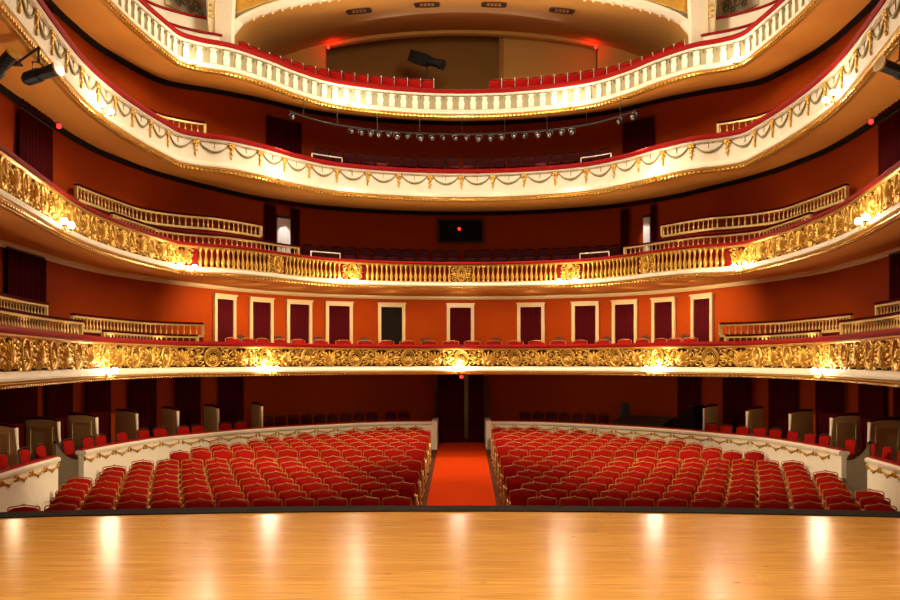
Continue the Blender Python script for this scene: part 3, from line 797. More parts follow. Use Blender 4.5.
def make_chair(name, m, label, cat, group, w=.44):
    t = thing(name, label, cat, group=group)
    for nm in ('backrest', 'back_frame', 'seat'): link(nm, m[nm], t)
    for e in (-1, 1): link('leg', m['leg'], t, (e*(w/2-.05), -.38, 0))
    return t
class Placer:
    def __init__(s, t, kids=None): s.t = t; s.used = False
    def put(s, loc, rz, label):
        if not s.used:
            s.used = True; s.t.location = loc; s.t.rotation_euler = (0,0,rz); s.t['label'] = label; s.kids = list(s.t.children); return s.t
        return dup(s.t, loc, rz, label, None, s.kids)
CH_RED = chair_meshes('velvet', 'seat_wood', .50, .97)
CH_BOX = chair_meshes('velvet', 'dark_wood', .46, .92)
CH_WOOD = chair_meshes('dark_wood', 'dark_wood', .30, 1.10, .0)
CH_DARK = chair_meshes('seat_dark', 'matte', .42, .80)
# red chairs behind the lowest balcony rail
pl = Placer(make_chair('balcony_chair', CH_RED, 'x', 'chair', 'red chairs along the lowest balcony rail', .50))
qe = abs(P.find(238)); nn = int(qe/.62)
for sd in (-1, 1):
    for j in range(nn):
        q = sd*(.31+.62*j); (x, y), a = P.at(q, .78)
        pl.put((x, y, T[0]['floor']+EYE+.003), a, f"red chair behind the lowest balcony rail, {ORD[j+1]} from the centre, {'left' if sd < 0 else 'right'} half")
# dark chairs against the wall between the doors
mids = [(DOORS[i]+DOORS[i+1])/2 for i in range(10)]
pl = Placer(make_chair('wooden_chair', CH_WOOD, 'x', 'chair', 'dark chairs between the doors', .30))
for j, u in enumerate(mids):
    q = W.find(u, -.9); (x, y), a = W.at(q, -.9)
    # kept clear of the red front row
    k = j-4 if j > 4 else 5-j
    pl.put((x, y, T[0]['floor']+EYE+.003), a, f"dark wooden chair between doors behind the lowest balcony, {ORD[k]} from the centre, {'left' if j < 5 else 'right'} half")
# risers and dark seats on the second and third balcony, red seats on the top one
def riser(k, o0, o1, dz, u0, u1, label):
    q0, q1 = P.find(u0), P.find(u1)
    z = T[k]['floor']
    lo = {1: .002, 2: .16, 3: dz-.06}[k]
    b = P.sweep([(o0, z+lo), (o0, z+dz), (o1, z+dz), (o1, z+(.36 if k == 2 else lo))], q0, q1)
    tag(b.build('floor', M['tier_floor']), label, 'floor', kind='structure')
def seat_row(placer, k, o, dz, u0, u1, pitch, text, gaps=()):
    q0, q1 = P.find(u0, o), P.find(u1, o)
    for sd in (-1, 1):
        j = 0; q = sd*pitch/2
        while q0 <= q <= q1:
            j += 1
            (x, y), a = P.at(q, o)
            if not any(g0 < q < g1 for g0, g1 in gaps):
                placer.put((x, y, T[k]['floor']+EYE+dz+.003), a, f"{text}, {ORD[j]} from the centre, {'left' if sd < 0 else 'right'} half")
            # step on until the next seat is a full pitch away, and its front too
            w = q
            while True:
                w += sd*.01
                if not (q0 <= w <= q1): break
                (x2, y2), _ = P.at(w, o); (x3, y3), _ = P.at(w, o-.4); (x4, y4), _ = P.at(q, o-.4)
                if math.hypot(x2-x, y2-y) >= pitch and math.hypot(x3-x4, y3-y4) >= pitch*.92: break
            q = w
riser(1, .55, 1.45, .26, 305, 617, 'low front seating step of the second balcony'); riser(1, 1.452, 2.5, .58, 305, 617, 'higher rear seating step of the second balcony')
pl = Placer(make_chair('auditorium_chair', CH_DARK, 'x', 'seat', 'dark seats on the middle balconies', .42))
seat_row(pl, 1, 1.15, .26, 312, 610, .475, 'dark maroon front-row seat of the second balcony')
seat_row(pl, 1, 2.05, .58, 306, 617, .475, 'dark maroon rear-row seat of the second balcony')
riser(2, .55, 1.6, .74, 305, 617, 'seating step of the third balcony')
seat_row(pl, 2, 1.2, .74, 310, 612, .475, 'dark maroon seat of the third balcony')
riser(3, .55, 1.7, .58, 232, 690, 'front seating step of the top balcony')
m4 = chair_meshes('velvet', 'rail', .37, .84)
b = B(); b.tube([(0, .06, .60), (0, -.2, .60), (0, -.3, .56), (0, -.28, .02)], .02, 6); m4['armrest'] = b.mesh('armrest', M['white_rail'], True)
t = thing('gallery_chair', 'x', 'seat', group='red seats of the top gallery')
for nm in ('backrest', 'back_frame', 'seat'): link(nm, m4[nm], t)
b = B(); b.tube([(0, .075, .40), (0, .055, .80), (0, .05, .90)], .013, 6); link('divider', b.mesh('divider', M['white_rail'], True), t, (.200, 0, 0))
pl = Placer(t)
seat_row(pl, 3, 1.1, .58, 236, 688, .42, 'red seat with a pale divider on the top balcony', gaps=((-.72, .72),))

# ring chairs in the stalls boxes
pl = Placer(make_chair('box_chair', CH_BOX, 'x', 'chair', 'red chairs in the stalls boxes', .46))
for s_, c, us in (('left', RP_L, (8, 30, 46, 73, 92, 105, 126, 147, 163, 186, 201, 228, 243)), ('right', RP_R, (709, 723, 740, 757, 772, 789, 806, 820, 846, 866, 882, 897))):
    us = sorted(us, key=lambda u: abs(u-CX))
    for j, u in enumerate(us):
        q = c.find(u, .5); (x, y), a = c.at(q, .58)
        pl.put((x, y, -2.745+EYE), a, f'red chair in the {s_} boxes round the stalls, {ORD[j+1]} from the centre')
CH_LOB = chair_meshes('seat_dark', 'matte', .37, .80)
pl = Placer(make_chair('lobby_chair', CH_LOB, 'x', 'chair', 'dark chairs behind the curved box front', .37))
for s_, c, us in (('left', RP_L, (268, 281, 294, 307, 320, 333, 346, 359, 372, 391, 404)), ('right', RP_R, (525, 538, 551, 564, 577, 590, 603))):
    us = sorted(us, key=lambda u: abs(u-CX))
    for j, u in enumerate(us):
        q = c.find(u, .8); (x, y), a = c.at(q, .8)
        pl.put((x, y, -2.55+EYE), a, f'dark chair behind the curved cream box front, {ORD[j+1]} from the centre, {s_} half')
for c, u0, u1, s_ in ((RP_L, 262, 410, 'left'), (RP_R, 518, 610, 'right')):
    b = c.sweep([(.3, -2.748), (.3, -2.553), (1.3, -2.553), (1.3, -2.748)], c.find(u0, .8), c.find(u1, .8))
    tag(b.build('floor', M['tier_floor']), f'low step under the dark seats on the {s_}', 'floor', kind='structure')

# ------------------------------------------------------------------ side balustrades
BAL = baluster_mesh(.24, .03, 6, 'gold_pale')
def balustrade(k, o, ztop, u0, u1, label, hgt=.34, pitch=.17, cap='maroon'):
    q0, q1 = sorted((P.find(u0, o), P.find(u1, o)))
    q0, q1 = max(q0, -VIS), min(q1, VIS)
    t = thing('side_balustrade', label, 'balustrade', group='stepped balustrades on the balcony sides')
    z = ztop
    P.sweep([(o-.05, z-.05), (o-.05, z), (o+.07, z), (o+.07, z-.05)], q0, q1).build('cap_rail', M[cap], t)
    P.sweep([(o-.035, z-.095), (o-.035, z-.052), (o+.055, z-.052), (o+.055, z-.095)], q0, q1).build('handrail', M['gold_pale'], t)
    P.sweep([(o-.05, z-hgt-.06), (o-.05, z-hgt), (o+.07, z-hgt), (o+.07, z-hgt-.06)], q0, q1).build('plinth', M['gold_pale'], t)
    P.sweep([(o+.0, T[k]['floor']+(.16 if k == 2 else .004)), (o+.0, z-hgt-.062), (o+.06, z-hgt-.062), (o+.06, T[k]['floor']+(.16 if k == 2 else .004))], q0, q1).build('base_wall', M['red_ground'], t)
    q = q0+.08
    while q < q1-.05:
        put(BAL, 'baluster', t, q, o+.01, z-hgt)
        (xa, ya), _ = P.at(q, o); (xb, yb), _ = P.at(q+.05, o); q += pitch*.05/max(.02, math.hypot(xb-xa, yb-ya))
    for qq in (q0+.03, q1-.03):
        (x, y), a = P.at(qq, o+.01); b = B(); b.box(-.035, .035, -.035, .035, -hgt, -.052); b.build('post', M['gold_pale'], t, (x, y, z+EYE), a)
for sd, mir in (('left', lambda u: u), ('right', lambda u: 2*CX-u)):
    balustrade(0, .60, .72, mir(103), mir(199), f'lower gilt balustrade on the lowest balcony, {sd} side, next to the doors')
    balustrade(0, 1.0, 1.06, mir(72), mir(204), f'upper gilt balustrade on the lowest balcony, {sd} side, next to the doors')
    balustrade(0, .60, .88, mir(-20), mir(82), f'lower gilt balustrade on the lowest balcony, {sd} side, nearer the stage')
    balustrade(0, .93, 1.19, mir(-20), mir(47), f'upper gilt balustrade on the lowest balcony, {sd} side, nearer the stage')
    balustrade(1, .50, 3.42, mir(112), mir(299), f'lower gilt balustrade on the second balcony, {sd} side')
    balustrade(1, 1.20, 4.02, mir(76), mir(262), f'upper gilt balustrade on the second balcony, {sd} side')
    balustrade(2, .80, 6.48, mir(143), mir(206), f'short gilt balustrade on the third balcony, {sd} side')
# stepped red-capped fronts of the top balcony's side loges
for sd, mir in (('left', lambda u: u), ('right', lambda u: 2*CX-u)):
    for n_, (o, zt, ua, ub, h) in enumerate(((.62, 8.86, 120, 226, .36), (1.15, 9.45, 130, 208, .52))):
        q0, q1 = sorted((P.find(mir(ua), o), P.find(mir(ub), o)))
        q0, q1 = max(q0, -VIS), min(q1, VIS)
        t = thing('loge_front', f"{'lower' if n_ == 0 else 'upper'} red-capped cream loge front beside the pier, {sd} side", 'parapet', group='stepped loge fronts of the top balcony')
        P.sweep([(o, zt-h), (o, zt-.06), (o+.08, zt-.06), (o+.08, T[3]['floor']+.45), (o, T[3]['floor']+.45)], q0, q1).build('loge_panel', M['cream'], t)
        P.sweep([(o-.05, zt-.06), (o-.05, zt), (o+.13, zt), (o+.13, zt-.06)], q0, q1).build('padded_rail', M['rail'], t)

# white handrails in the centre gangways
for k, us, dz in ((1, (311, 340), .98), (2, (312, 342), 1.17)):
    for sd, mir in (('left', lambda u: u), ('right', lambda u: 2*CX-u-(3 if k == 1 else 0))):
        q0, q1 = sorted((P.find(mir(us[0]), .45), P.find(mir(us[1]), .45)))
        pa = [P.at(q0+(q1-q0)*i/4, .45)[0] for i in range(5)]
        t = thing('gangway_handrail', f'thin white handrail at the {sd} gangway of the {NAME[k]} balcony', 'handrail', group='white gangway handrails')
        b = B(); b.tube([(x, y, T[k]['floor']+EYE+dz) for x, y in pa], .018, 6); b.build('bar', M['white_rail'], t)
        for p in (pa[0], pa[-1]):
            b = B(); b.tube([(p[0], p[1], T[k]['floor']+EYE+.004), (p[0], p[1], T[k]['floor']+EYE+dz)], .016, 6); b.build('post', M['white_rail'], t)

# ------------------------------------------------------------------ lighting bar under the top balcony
ZB = 6.98
q0, q1 = P.find(288, -.35), P.find(636, -.35)
t = thing('lighting_bar', 'long curved lighting bar hung under the top balcony', 'lighting bar')
idx = P.rng(q0, q1)
b = B(); b.tube([(*P.off(i, -.35), ZB+EYE) for i in idx], .025, 6); b.build('pipe', M['black'], t)
for i in range(9):
    q = q0+(q1-q0)*(i+.5)/9; (x, y), a = P.at(q, -.35); (x2, y2), _ = P.at(q, .09)
    b = B(); b.tube([(x, y, ZB+EYE+.025), (x, y, T[3]['cb']+EYE-.10), (x2, y2, T[3]['cb']+EYE-.012)], .012, 5); b.build('hanger', M['black'], t)
def spot_meshes():
    m = {}
    b = B(); b.v = []; s = B(); s.lathe([(.03, -.20), (.075, -.17), (.085, -.05), (.10, .06), (.10, .08)], 10)
    # axis z -> tilted forward and down (towards -y)
    tl = math.radians(115)
    def rot(v): return (v[0], -v[2]*math.sin(tl), v[2]*math.cos(tl)-.17) if False else (v[0], v[1]*math.cos(tl)-v[2]*math.sin(tl), v[1]*math.sin(tl)+v[2]*math.cos(tl)-.17)
    s.v = [rot(v) for v in s.v]; m['housing'] = s.mesh('housing', M['black'], True)
    l = B(); l.lathe([(.088, .082), (.07, .10), (.03, .108), (.004, .11)], 10); l.v = [rot(v) for v in l.v]; m['lens'] = l.mesh('lens', M['glass'], True)
    y = B(); y.tube([(-.115, 0, -.17), (-.115, 0, -.05), (-.06, 0, -.035), (.06, 0, -.035), (.115, 0, -.05), (.115, 0, -.17)], .010, 5); y.tube([(0,0,-.028), (0,0,-.04)], .02, 6); m['yoke'] = y.mesh('yoke', M['steel'], True)
    return m
SPM = spot_meshes()
t = thing('stage_spotlight', 'x', 'spotlight', group='spotlights on the lighting bar')
for nm in ('housing', 'lens', 'yoke'): link(nm, SPM[nm], t)
pl = Placer(t)
us = [292, 351, 361, 371, 379, 389, 397, 408, 420, 432, 443, 455, 467, 479, 491, 502, 514, 525, 538, 550, 562, 572, 620, 634]
for j, u in enumerate(us):
    q = P.find(u, -.35); (x, y), a = P.at(q, -.35)
    o = pl.put((x, y, ZB+EYE), a+random.uniform(-.6, .6), f'small spotlight on the lighting bar, {ORD[j+1]} from its left end')
    sc_ = random.uniform(.62, .9); o.scale = (sc_,)*3; o.location.z -= .028*(1-sc_)+.002

# ------------------------------------------------------------------ big stage lanterns at the frame's sides, on the third balcony
def lantern(u0, u1, v0, v1, d, label, extra):
    X0, X1 = (u0-CX)/F*d, (u1-CX)/F*(d-.15); Z0, Z1 = (HY-v0)/F*d, (HY-v1)/F*(d-.15)
    a = Vector((X0, d, Z0+EYE)); b_ = Vector((X1, d-.15, Z1+EYE)); dr = (b_-a)
    t = thing('stage_lantern', label, 'spotlight', a)
    n = dr.normalized(); L = dr.length
    b = B(); b.tube([Vector((0,0,0)), n*.06, n*(L*.45), n*(L*.46), n*(L*.93)], [.07, .11, .115, .095, .10], 14); b.build('housing', M['black'], t, smooth=False)
    b = B(); b.tube([n*(L*.93), n*L], [.10, .125], 14); b.tube([n*(L*.985), n*(L*1.0)], .105, 14); b.build('lens_hood', M['lens'], t)
    b = B(); up = Vector((0, 0, 1)); w = n.cross(up).normalized()
    c = n*(L*.42)
    b.tube([c+w*.14, c+w*.14+up*.16, c+up*.20, c-w*.14+up*.16, c-w*.14], .014, 6); b.tube([c+up*.20, c+up*.26], .022, 6); b.build('yoke', M['black'], t)
    return t, a+c+up*.26
t, hk = lantern(24, 59, 80, 68, 14.2, 'long black stage lantern with an amber lens hung below the third balcony, left edge', 0)
t2, hk2 = lantern(915, 879, 78, 63.5, 13.9, 'black stage lantern with an amber lens hung below the third balcony, right edge', 0)
t3, hk3 = lantern(-14, 14, 84, 52, 13.9, 'black stage lantern half cut off at the left frame edge below the third balcony', 0)
for hook, lab, u in ((hk, 'dark bracket carrying the long lantern at the left edge', 44), (hk2, 'dark bracket carrying the lantern at the right edge', 900), (hk3, 'dark bracket carrying the half cut off lantern at the left edge', -14)):
    t = thing('hanging_bracket', lab, 'bracket')
    q = P.find(u, 0.0); (x, y), a = P.at(q, .45)
    zc = T[2]['cb']+EYE-.05
    b = B(); b.tube([(hook.x, hook.y, hook.z+.012), (hook.x, hook.y, max(zc, hook.z+.03)-.0), (x, y, zc)] if hook.z+.012 < zc else [(hook.x, hook.y, hook.z+.03), (x, y, zc)], .022, 6); b.build('arm', M['black'], t)
    b = B(); b.box(-.10, .10, -.10, .10, .0, .025); b.build('plate', M['black'], t, (x, y, zc), a)

# ------------------------------------------------------------------ mixing desk behind the right box front
q = RP_R.find(644, .95); (x, y), a = RP_R.at(q, .95)
t = thing('mixing_desk', 'black mixing desk behind the right part of the curved box front', 'mixing desk', (x, y, -2.745+EYE), a)
b = B(); b.extrude([(-.40, .70), (.40, .70), (.40, .95), (.30, 1.0), (-.40, .82)], -.95, .95); b.v = [(yy, xx, zz) for xx, yy, zz in b.v]; b.build('console', M['black'], t)
for i in range(9):
    b = B(); b.box(-.83+.19*i, -.70+.19*i, -.34, .22, 0, .01)
    b.v = [(vx, vy, .842+(vy+.34)*.257+vz) for vx, vy, vz in b.v]; b.build('fader_strip', M['dark_wood'], t)
for e in (-1, 1):
    b = B(); b.box(e*.88-.03, e*.88+.03, -.35, .35, 0, .70); b.build('leg', M['black'], t)
q = RP_R.find(624.5, 1.75); (x, y), a = RP_R.at(q, 1.75)
t = thing('office_chair', 'black high-backed operator chair behind the mixing desk', 'chair', (x, y, -2.745+EYE), a+.3)
bulge(.36, .30, .50, 1.34, .04, .06, 6, 6, .08, .03).build('backrest', M['black'], t, smooth=True)
b = B(); b.box(-.22, .22, -.45, .0, .44, .50); b.build('seat', M['black'], t)
b = B(); b.tube([(0, -.2, .08), (0, -.2, .44)], .03, 8); b.build('column', M['black'], t)
b = B()
for i in range(5):
    an = i*2*PI/5; b.tube([(0, -.2, .08), (.28*math.cos(an), -.2+.28*math.sin(an), .03)], [.03, .02], 6)
b.build('foot', M['black'], t)
q = RP_R.find(690, 1.0); (x, y), a = RP_R.at(q, 1.0)
t = thing('equipment_cover', 'black cloth-covered equipment rack with a sloping top beside the mixing desk', 'equipment', (x, y, -2.745+EYE), a)
b = B(); b.extrude([(-.42, 0), (.34, 0), (.34, 1.42), (.18, 1.42), (-.05, 1.12), (-.42, .92)], -.28, .28); b.build('cloth_cover', M['matte'], t)
b = B(); b.tube([(-.40, -.285, .90), (-.05, -.285, 1.10), (.18, -.285, 1.40), (.33, -.285, 1.40)], .012, 5); b.build('cover_hem', M['black'], t)

# ------------------------------------------------------------------ small red lamps
def red_lamp(u, k, o, label):
    q = P.find(u, o); (x, y), a = P.at(q, o)
    t = thing('hanging_lamp', label, 'lamp', (x, y, T[k]['cb']+EYE-.012), a, 'small red lamps')
    b = B(); b.box(-.07, .07, -.05, .05, -.03, .0); b.build('lamp_base', M['steel'], t)
    b = B(); b.ball((0, 0, -.07), .06, .05, .05, 10, 6); b.build('red_lens', M['redlight'], t, smooth=True)
red_lamp(461.5, 0, .12, 'small red lamp glowing under the lowest balcony at the centre')
red_lamp(59, 2, .9, 'small red lamp under the third balcony near the left side curtain')
red_lamp(871, 2, .9, 'small red lamp under the third balcony near the right side curtain')

# ------------------------------------------------------------------ the top gallery: walls, vault, arch, piers
def arc(d, a, base, h, n=32):
    return [(a*math.cos(PI-PI*i/n), d, base+EYE+h*math.sin(PI*i/n)) for i in range(n+1)]
AD = 24.9
NARC = 48
def superarc(d, a, base, h, n=NARC, e=2.1):
    out = []
    for i in range(n+1):
        s = -1+2*i/n; out.append((a*s, d, base+EYE+h*max(0.0, 1-abs(s)**e)**(1/1.9)))
    return out
b = B(); rows_ = []
for i in range(9):
    t_ = i/8; rows_.append(superarc(AD+.05+(33.6-AD)*t_, 6.35+1.9*t_, 9.0+1.0*t_, 1.22+1.15*t_))
b.loft(rows_); tag(b.build('ceiling', M['tan'], smooth=True), 'tan vaulted ceiling over the top gallery', 'ceiling', kind='structure')
# gallery side walls below the vault and its floor
for sx, nm in ((-1, 'wall_left'), (1, 'wall_right')):
    b = B(); b.loft([[(sx*(6.35+1.9*t_), AD+.35+(33.25-AD)*t_, 8.55+EYE), (sx*(6.35+1.9*t_), AD+.35+(33.25-AD)*t_, 9.06+1.0*t_+EYE)] for t_ in [i/8 for i in range(9)]])
    tag(b.build(nm, M['tan']), 'tan side wall of the top gallery', 'wall', kind='structure')
# back wall with the wide recess opening
bw = 33.5; xl, xr = (325.5-CX)/F*bw, (598-CX)/F*bw
b = B()
def otop(x): 
    s = (x-(xl+xr)/2)/((xr-xl)/2); return 12.22-.50*s*s
n = 24
for x0, x1 in ((-8.4, xl), (xr, 8.4)): b.box(x0, x1, bw, bw+.25, 8.2+EYE, 12.7+EYE)
b.loft([[(xl+(xr-xl)*i/n, bw, otop(xl+(xr-xl)*i/n)+EYE), (xl+(xr-xl)*i/n, bw, 12.9+EYE), (xl+(xr-xl)*i/n, bw+.25, 12.9+EYE), (xl+(xr-xl)*i/n, bw+.25, otop(xl+(xr-xl)*i/n)+EYE), (xl+(xr-xl)*i/n, bw, otop(xl+(xr-xl)*i/n)+EYE)] for i in range(n+1)])
tag(b.build('wall_back', M['tan']), 'tan back wall of the top gallery with a wide opening', 'wall', kind='structure')
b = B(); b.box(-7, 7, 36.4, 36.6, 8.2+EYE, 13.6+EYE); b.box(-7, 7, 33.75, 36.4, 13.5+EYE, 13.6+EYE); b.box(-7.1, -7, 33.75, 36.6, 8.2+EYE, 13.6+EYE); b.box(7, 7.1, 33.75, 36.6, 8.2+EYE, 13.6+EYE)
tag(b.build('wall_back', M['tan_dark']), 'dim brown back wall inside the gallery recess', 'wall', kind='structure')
b = B(); b.loft([[(-8.4, y, 8.34+EYE+.12*(y-29)), (8.4, y, 8.34+EYE+.12*(y-29))] for y in (30.2, 31, 33.5, 36.4)]); tag(b.build('floor', M['tier_floor']), 'raked dark floor of the top gallery', 'floor', kind='structure')
x0, x1 = (503.5-CX)/F*34.3, (596-CX)/F*34.3
b = B(); b.extrude([(x0, 8.4+EYE), (x1, 8.4+EYE), (x1, 11.98+EYE), (x0+(x1-x0)*.5, 12.28+EYE), (x0, 12.42+EYE)], 34.3, 34.5)
tag(b.build('wall_right', M['tan']), 'lighter tan booth wall standing in the gallery recess', 'wall', kind='structure')
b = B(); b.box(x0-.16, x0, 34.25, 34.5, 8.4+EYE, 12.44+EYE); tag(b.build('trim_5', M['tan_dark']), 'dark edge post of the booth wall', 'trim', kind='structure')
# arch moulding over the gallery front
def arch_band(d, a, base, h, w, th, name, m, lab):
    p = superarc(d, a, base, h); q = superarc(d, a+w*.8, base-.0, h+w)
    # the second course follows outside the first
    b = B(); rows_ = []
    for (x, y, z), (x2, y2, z2) in zip(p, q):
        rows_.append([(x, y, z), (x, y-th*.5, z+.02), (x2*.3+x*.7, y-th, z*.7+z2*.3), (x2*.7+x*.3, y-th, z*.3+z2*.7), (x2, y-th*.4, z2), (x2, y, z2), (x, y, z)])
    b.loft(rows_); return tag(b.build(name, m, smooth=False), lab, 'trim', kind='structure')
arch_band(AD, 6.30, 8.98, 1.22, .34, .22, 'trim_6', M['cream'], 'white moulded arch over the top gallery')
b = B()
for i in range(2, NARC-1):
    p = superarc(AD, 6.27, 8.96, 1.20)[i]; b.ball((p[0], AD-.06, p[2]), .055, .05, .035, 6, 4)
tag(b.build('trim_7', M['gold_pale'], smooth=True), 'gilt beading along the underside of the white arch', 'trim', kind='structure')
# spandrel wall and gold panels
b = B(); p = superarc(AD+.02, 6.5, 9.0, 1.46); b.loft([[(x, y, z), (x, y, 12.6+EYE)] for x, y, z in p])
tag(b.build('wall_back', M['cream']), 'cream spandrel wall above the gallery arch', 'wall', kind='structure')
for sd in (-1, 1):
    s_ = 'left' if sd < 0 else 'right'
    t = thing('spandrel_panel', f'gold relief panel in the {s_} corner above the white arch', 'relief panel', (sd*5.6, AD-.01, 9.97+EYE), 0)
    pts = [(sd*-.52, .05), (sd*.72, -.38), (sd*.60, .85), (sd*-1.3, .85), (sd*-1.3, .22)]
    if sd > 0: pts = pts
    b = B(); b.extrude(pts, -.05, .0); b.build('panel_ground', M['gold'], t)
    b = B()
    for cx_, cz_, rr in ((.25, .18, .22), (-.35, .45, .24), (.28, .58, .18), (-.95, .50, .2)):
        spiral(b, sd*cx_, cz_, rr, 1.6, 0, sd, .032, -.06); 
        for w_ in range(5): leaf(b, sd*cx_, cz_, rr*.95, .08, w_*1.25, -.06, .03)
    b.build('scroll_relief', M['gold'], t, smooth=True)
    b = B(); b.tube([(x, -.05, z) for x, z in pts+[pts[0]]], .03, 6); b.build('panel_border', M['gold_pale'], t)
    # pier carrying the arch
    x0, x1 = sorted((sd*6.20, sd*6.92))
    t = thing('pier', f'cream pier with gilt strips carrying the {s_} end of the arch', 'pier', ((x0+x1)/2, 24.55, T[3]['floor']+EYE+.40), 0, kind='structure')
    b = B(); w = (x1-x0)/2; b.extrude([(-w*.9, 0), (w*.9, 0), (w*.9, 1.1), (w*1.0, 1.8), (w*1.25, 4.5), (-w*1.25, 4.5), (-w*1.0, 1.8), (-w*.9, 1.1)], -.17, .17); b.build('shaft', M['cream'], t)
    b = B(); b.tube([(sd*w*.35, -.18, .5), (sd*w*.30, -.18, 1.8), (sd*w*.35, -.18, 4.4)], .02, 5); b.tube([(sd*w*.8, -.18, .5), (sd*w*.85, -.18, 1.8), (sd*w*1.1, -.18, 4.4)], .02, 5)
    for zz in (1.3, 1.45, 1.6): b.ball((sd*w*.58, -.18, zz), .09, .03, .05)
    b.build('gilt_strip', M['gold_pale'], t, smooth=True)
    # ornate cream wall of the side loges
    idx = [i for i in range(NP) if (W.s[i] < W.find(206) if sd < 0 else W.s[i] > W.find(2*CX-206))]
    b = B(); b.loft([[(*W.p[i], T[3]['floor']+EYE+.35), (*W.p[i], 12.6+EYE)] for i in idx]); tag(b.build('wall_left' if sd < 0 else 'wall_right', M['cream']), 'cream wall behind the top balcony loges', 'wall', kind='structure')
    # scroll grille on that wall, beside the pier
    q = W.find(184 if sd < 0 else 2*CX-184, -.04); (x, y), a = W.at(q, -.05)
    t = thing('wall_grille', f'dark scrollwork grille on the cream wall beside the {s_} pier', 'grille', (x, y, 9.95+EYE), a)
    b = B()
    for cx_ in (-.5, 0, .5):
        spiral(b, cx_, .25, .2, 1.5, 0, 1, .03, -.02); spiral(b, cx_+.25, .08, .12, 1.4, PI, -1, .025, -.02)
    b.build('scrollwork', M['garland'], t, smooth=True)
    b = B(); b.tube([(-.8, -.01, -.12), (.8, -.01, -.12), (.8, -.01, .5), (-.8, -.01, .5), (-.8, -.01, -.12)], .03, 6); b.build('grille_border', M['gold_pale'], t)

# ceiling vents of the gallery
def vault_z(x, d):
    t_ = (d-AD-.05)/(33.6-AD); a = 6.35+1.9*t_; s = x/a
    return 9.0+1.0*t_+(1.22+1.15*t_)*max(0, 1-abs(s)**2.1)**(1/1.9)
vm = B()
for i in range(5): vm.box(-.24+.11*i, -.20+.11*i, -.22, .22, -.05, -.03)
for e in (-1, 1): vm.tube([(e*.30+.08*math.cos(PI*i/4), .16*math.sin(PI*i/4), -.03) for i in range(9)], .022, 5)
VB = vm.mesh('vent_bars', M['dark_wood'], False)
vr = B()
for e in (-1, 1): vr.tube([(.36*math.cos(PI*i/10), e*(.30+.14*math.sin(PI*i/10)), -.03) for i in range(11)], .022, 5)
VR = vr.mesh('vent_scroll', M['dark_wood'], True)
for j, (u, v) in enumerate(((359, 10), (427, 3.5), (494, 3.5), (562, 9.5))):
    best = min(((abs(900*vault_z((u-CX)/F*d, d)/d-(HY-v)), d) for d in [25.4+.05*i for i in range(150)]))[1]
    x = (u-CX)/F*best; z = vault_z(x, best)
    slope = (vault_z(x, best+.1)-vault_z(x, best-.1))/.2; sl2 = (vault_z(x+.1, best)-vault_z(x-.1, best))/.2
    t = thing('ceiling_vent', f"dark scrolled vent in the gallery ceiling, {['first','second','third','fourth'][j]} from the left pier", 'vent', (x, best, z+EYE-.01), 0, 'vents in the gallery ceiling')
    t.rotation_euler = (math.atan(slope), -math.atan(sl2), 0)
    link('vent_bars', VB, t); link('vent_scroll', VR, t)

# follow spot on its stand in the gallery
d = 32.2; x = (427-CX)/F*d; zf = 8.34+.12*(d-29)
t = thing('follow_spot', 'large black follow spot on a stand in the top gallery', 'spotlight', (x, d, zf+EYE+.005), 0)
ctr = (HY-61)/F*d-zf
a_ = Vector((-.55, .30, ctr+.26)); b_ = Vector((.58, -.35, ctr-.26))
dr = b_-a_
b = B()
hx = dr.normalized(); wx = hx.cross(Vector((0,0,1))).normalized(); ux = wx.cross(hx)
def obox(b, c0, c1, w, h):
    vs = []
    for c in (c0, c1):
        for sx, sz in ((-1,-1), (1,-1), (1,1), (-1,1)): vs.append(c+wx*w*sx+ux*h*sz)
    b.add(vs, [(0,3,2,1), (4,5,6,7), (0,1,5,4), (1,2,6,5), (2,3,7,6), (3,0,4,7)])
obox(b, a_, a_+dr*.48, .20, .20); obox(b, a_+dr*.48, a_+dr*.55, .15, .15); b.build('housing', M['black'], t)
b = B(); b.tube([a_+dr*.55, a_+dr*.9, a_+dr*.91, b_], [.15, .15, .18, .18], 12); b.build('barrel', M['black'], t)
b = B(); b.tube([Vector((0,0,.35)), Vector((0,0,ctr-.22))], .03, 8); b.build('stand', M['black'], t)
b = B()
for i in range(3):
    an = i*2*PI/3+.5; b.tube([(0,0,.6), (.45*math.cos(an), .45*math.sin(an), .02)], .02, 6)
b.build('tripod', M['black'], t)
b = B(); b.box(-.85, .35, -.1, .35, ctr-.85, ctr-.80); b.box(-.85, -.81, -.1, .35, .0, ctr-.85); b.box(.31, .35, -.1, .35, .0, ctr-.85); 
tt = thing('spot_table', 'low dark stand table beside the gallery follow spot', 'table', (x-.15, d-.62, zf-.07+EYE), 0)
b.build('table_frame', M['dark_wood'], tt)
# red safety lights at both ends of the recess
for j, (u, s_) in enumerate(((328.5, 'left'), (595, 'right'))):
    dd = 33.42; x = (u-CX)/F*dd+(.02 if j else 0); z = (HY-48)/F*dd
    t = thing('safety_lamp', f'red safety lamp glowing at the {s_} edge of the gallery recess', 'lamp', (x, dd, z+EYE), 0, 'red lamps of the gallery recess')
    b = B(); b.box(-.06, .06, -.02, .05, -.05, .05); b.build('lamp_base', M['black'], t)
    b = B(); b.ball((0, -.06, 0), .06, .05, .06, 10, 6); b.build('red_lens', M['redlight'], t, smooth=True)
    light('red_glow', 'POINT', (x+(.22 if j == 0 else -.22), dd-.30, z+EYE-.02), 11, (1, .015, .006), shadow_soft_size=.08)

# ------------------------------------------------------------------ the light
# unseen light added high over the stalls to brighten the hall
light('hall_fill', 'POINT', (0, 21.5, 9.2+EYE), 1750, (1, .87, .67), shadow_soft_size=1.0)
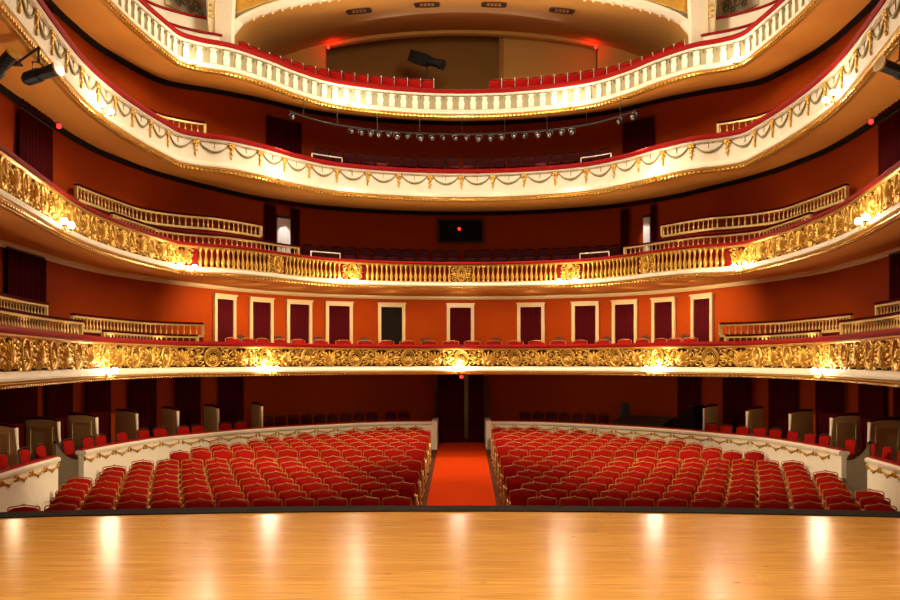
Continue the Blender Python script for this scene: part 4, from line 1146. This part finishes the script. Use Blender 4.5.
# unseen area light added over the boards to brighten the stage
o = light('stage_fill', 'AREA', (0, 7.0, 9.0), 590, (1, .82, .56), shape='RECTANGLE', size=9, size_y=1.2)
o.rotation_euler = (math.radians(-6), 0, 0); o.data.spread = math.radians(110)
# unseen spots added under the second balcony to brighten the door wall
for u in (232, 261, 299, 339, 391, 460, 531, 585, 625, 664, 694):
    q = P.find(u, 1.0); (x, y), a = P.at(q, .7)
    o = light('door_wall_fill', 'SPOT', (x, y, T[1]['cb']+EYE-.10), 250 if 240 < u < 690 else 130, (1, .78, .5), shadow_soft_size=.12, spot_size=math.radians(120), spot_blend=.8)
    o.rotation_euler = (math.radians(52), 0, a)
# beams added below the lighting bar to brighten the rear stalls
for x in (-5.2, -3.1, -1.0, 1.0, 3.1, 5.2):
    o = light('rear_stalls_fill', 'SPOT', (x, 27.0-.06*x*x, ZB+EYE-.35), 500, (1, .80, .5), shadow_soft_size=.1, spot_size=math.radians(58), spot_blend=.7)
    o.rotation_euler = (math.radians(6), 0, 0)
# unseen spots added above the stage edge to brighten the rear seat fronts
for x in (-3.2, 3.2):
    o_ = Vector((x, 9.0, 8.2+EYE)); tgt = Vector((x*1.25, 26.5, -2.6+EYE))
    o = light('seat_front_fill', 'SPOT', o_, 8500, (1, .80, .52), shadow_soft_size=.15, spot_size=math.radians(27), spot_blend=.9)
    o.rotation_euler = (tgt-o_).to_track_quat('-Z', 'Y').to_euler()
# beams added at the two big lanterns to brighten the opposite box fronts
for o_, tgt in ((Vector((-6.3, 14.1, 4.68+EYE)), Vector((8.4, 21.5, -2.6+EYE))), (Vector((6.35, 13.7, 4.62+EYE)), Vector((-8.4, 21.5, -2.6+EYE)))):
    o = light('box_front_fill', 'SPOT', o_, 9500, (1, .82, .54), shadow_soft_size=.12, spot_size=math.radians(30), spot_blend=.8)
    o.rotation_euler = (tgt-o_).to_track_quat('-Z', 'Y').to_euler()
# unseen spots added behind the rails to brighten the plaster undersides above
for k in (0, 1, 2):
    nl = 19
    for i in range(nl):
        q = -21.0+42.0*i/(nl-1)
        (x, y), a = P.at(q, .55)
        o = light('soffit_fill', 'SPOT', (x, y, T[k]['rail']+EYE-.10), (26, 40, 48)[k], (1, .78, .5), shadow_soft_size=.1, spot_size=math.radians(125), spot_blend=1.0)
        o.rotation_euler = (math.radians(180-4), 0, a)
# unseen point lights added in the stalls boxes to brighten the partitions
for c, us in ((RP_L, (30, 115, 190, 270, 360)), (RP_R, (895, 810, 735, 655, 565))):
    for u in us:
        (x, y), a = c.at(c.find(u), .3)
        light('box_fill', 'POINT', (x, y, -.72+EYE), 13, (1, .75, .46), shadow_soft_size=.12)
# unseen area light added to brighten the top gallery
light('gallery_fill', 'AREA', (0, 29.5, 11.2+EYE), 300, (1, .74, .44), shape='RECTANGLE', size=9, size_y=.6)
wd = bpy.data.worlds.new('dim_house'); SC.world = wd; wd.use_nodes = True
wd.node_tree.nodes['Background'].inputs[0].default_value = (1, .72, .45, 1); wd.node_tree.nodes['Background'].inputs[1].default_value = .06

# ------------------------------------------------------------------ camera and view
cam = bpy.data.cameras.new('camera'); cam.sensor_width = 36.0; cam.lens = 36.0*F/900
cam.shift_x = -(CX-450)/900; cam.shift_y = (HY-300)/900; cam.clip_end = 200
co = bpy.data.objects.new('camera', cam); COL.objects.link(co); co.location = (0, 0, EYE); co.rotation_euler = (PI/2, 0, 0)
SC.camera = co
vs = SC.view_settings; vs.view_transform = 'Standard'; vs.look = 'None'; vs.gamma = 1; vs.use_curve_mapping = False; vs.exposure = 0.08
SC.cycles.use_denoising = True
SC.cycles.sample_clamp_indirect = 6.0
SC.cycles.max_bounces = 6
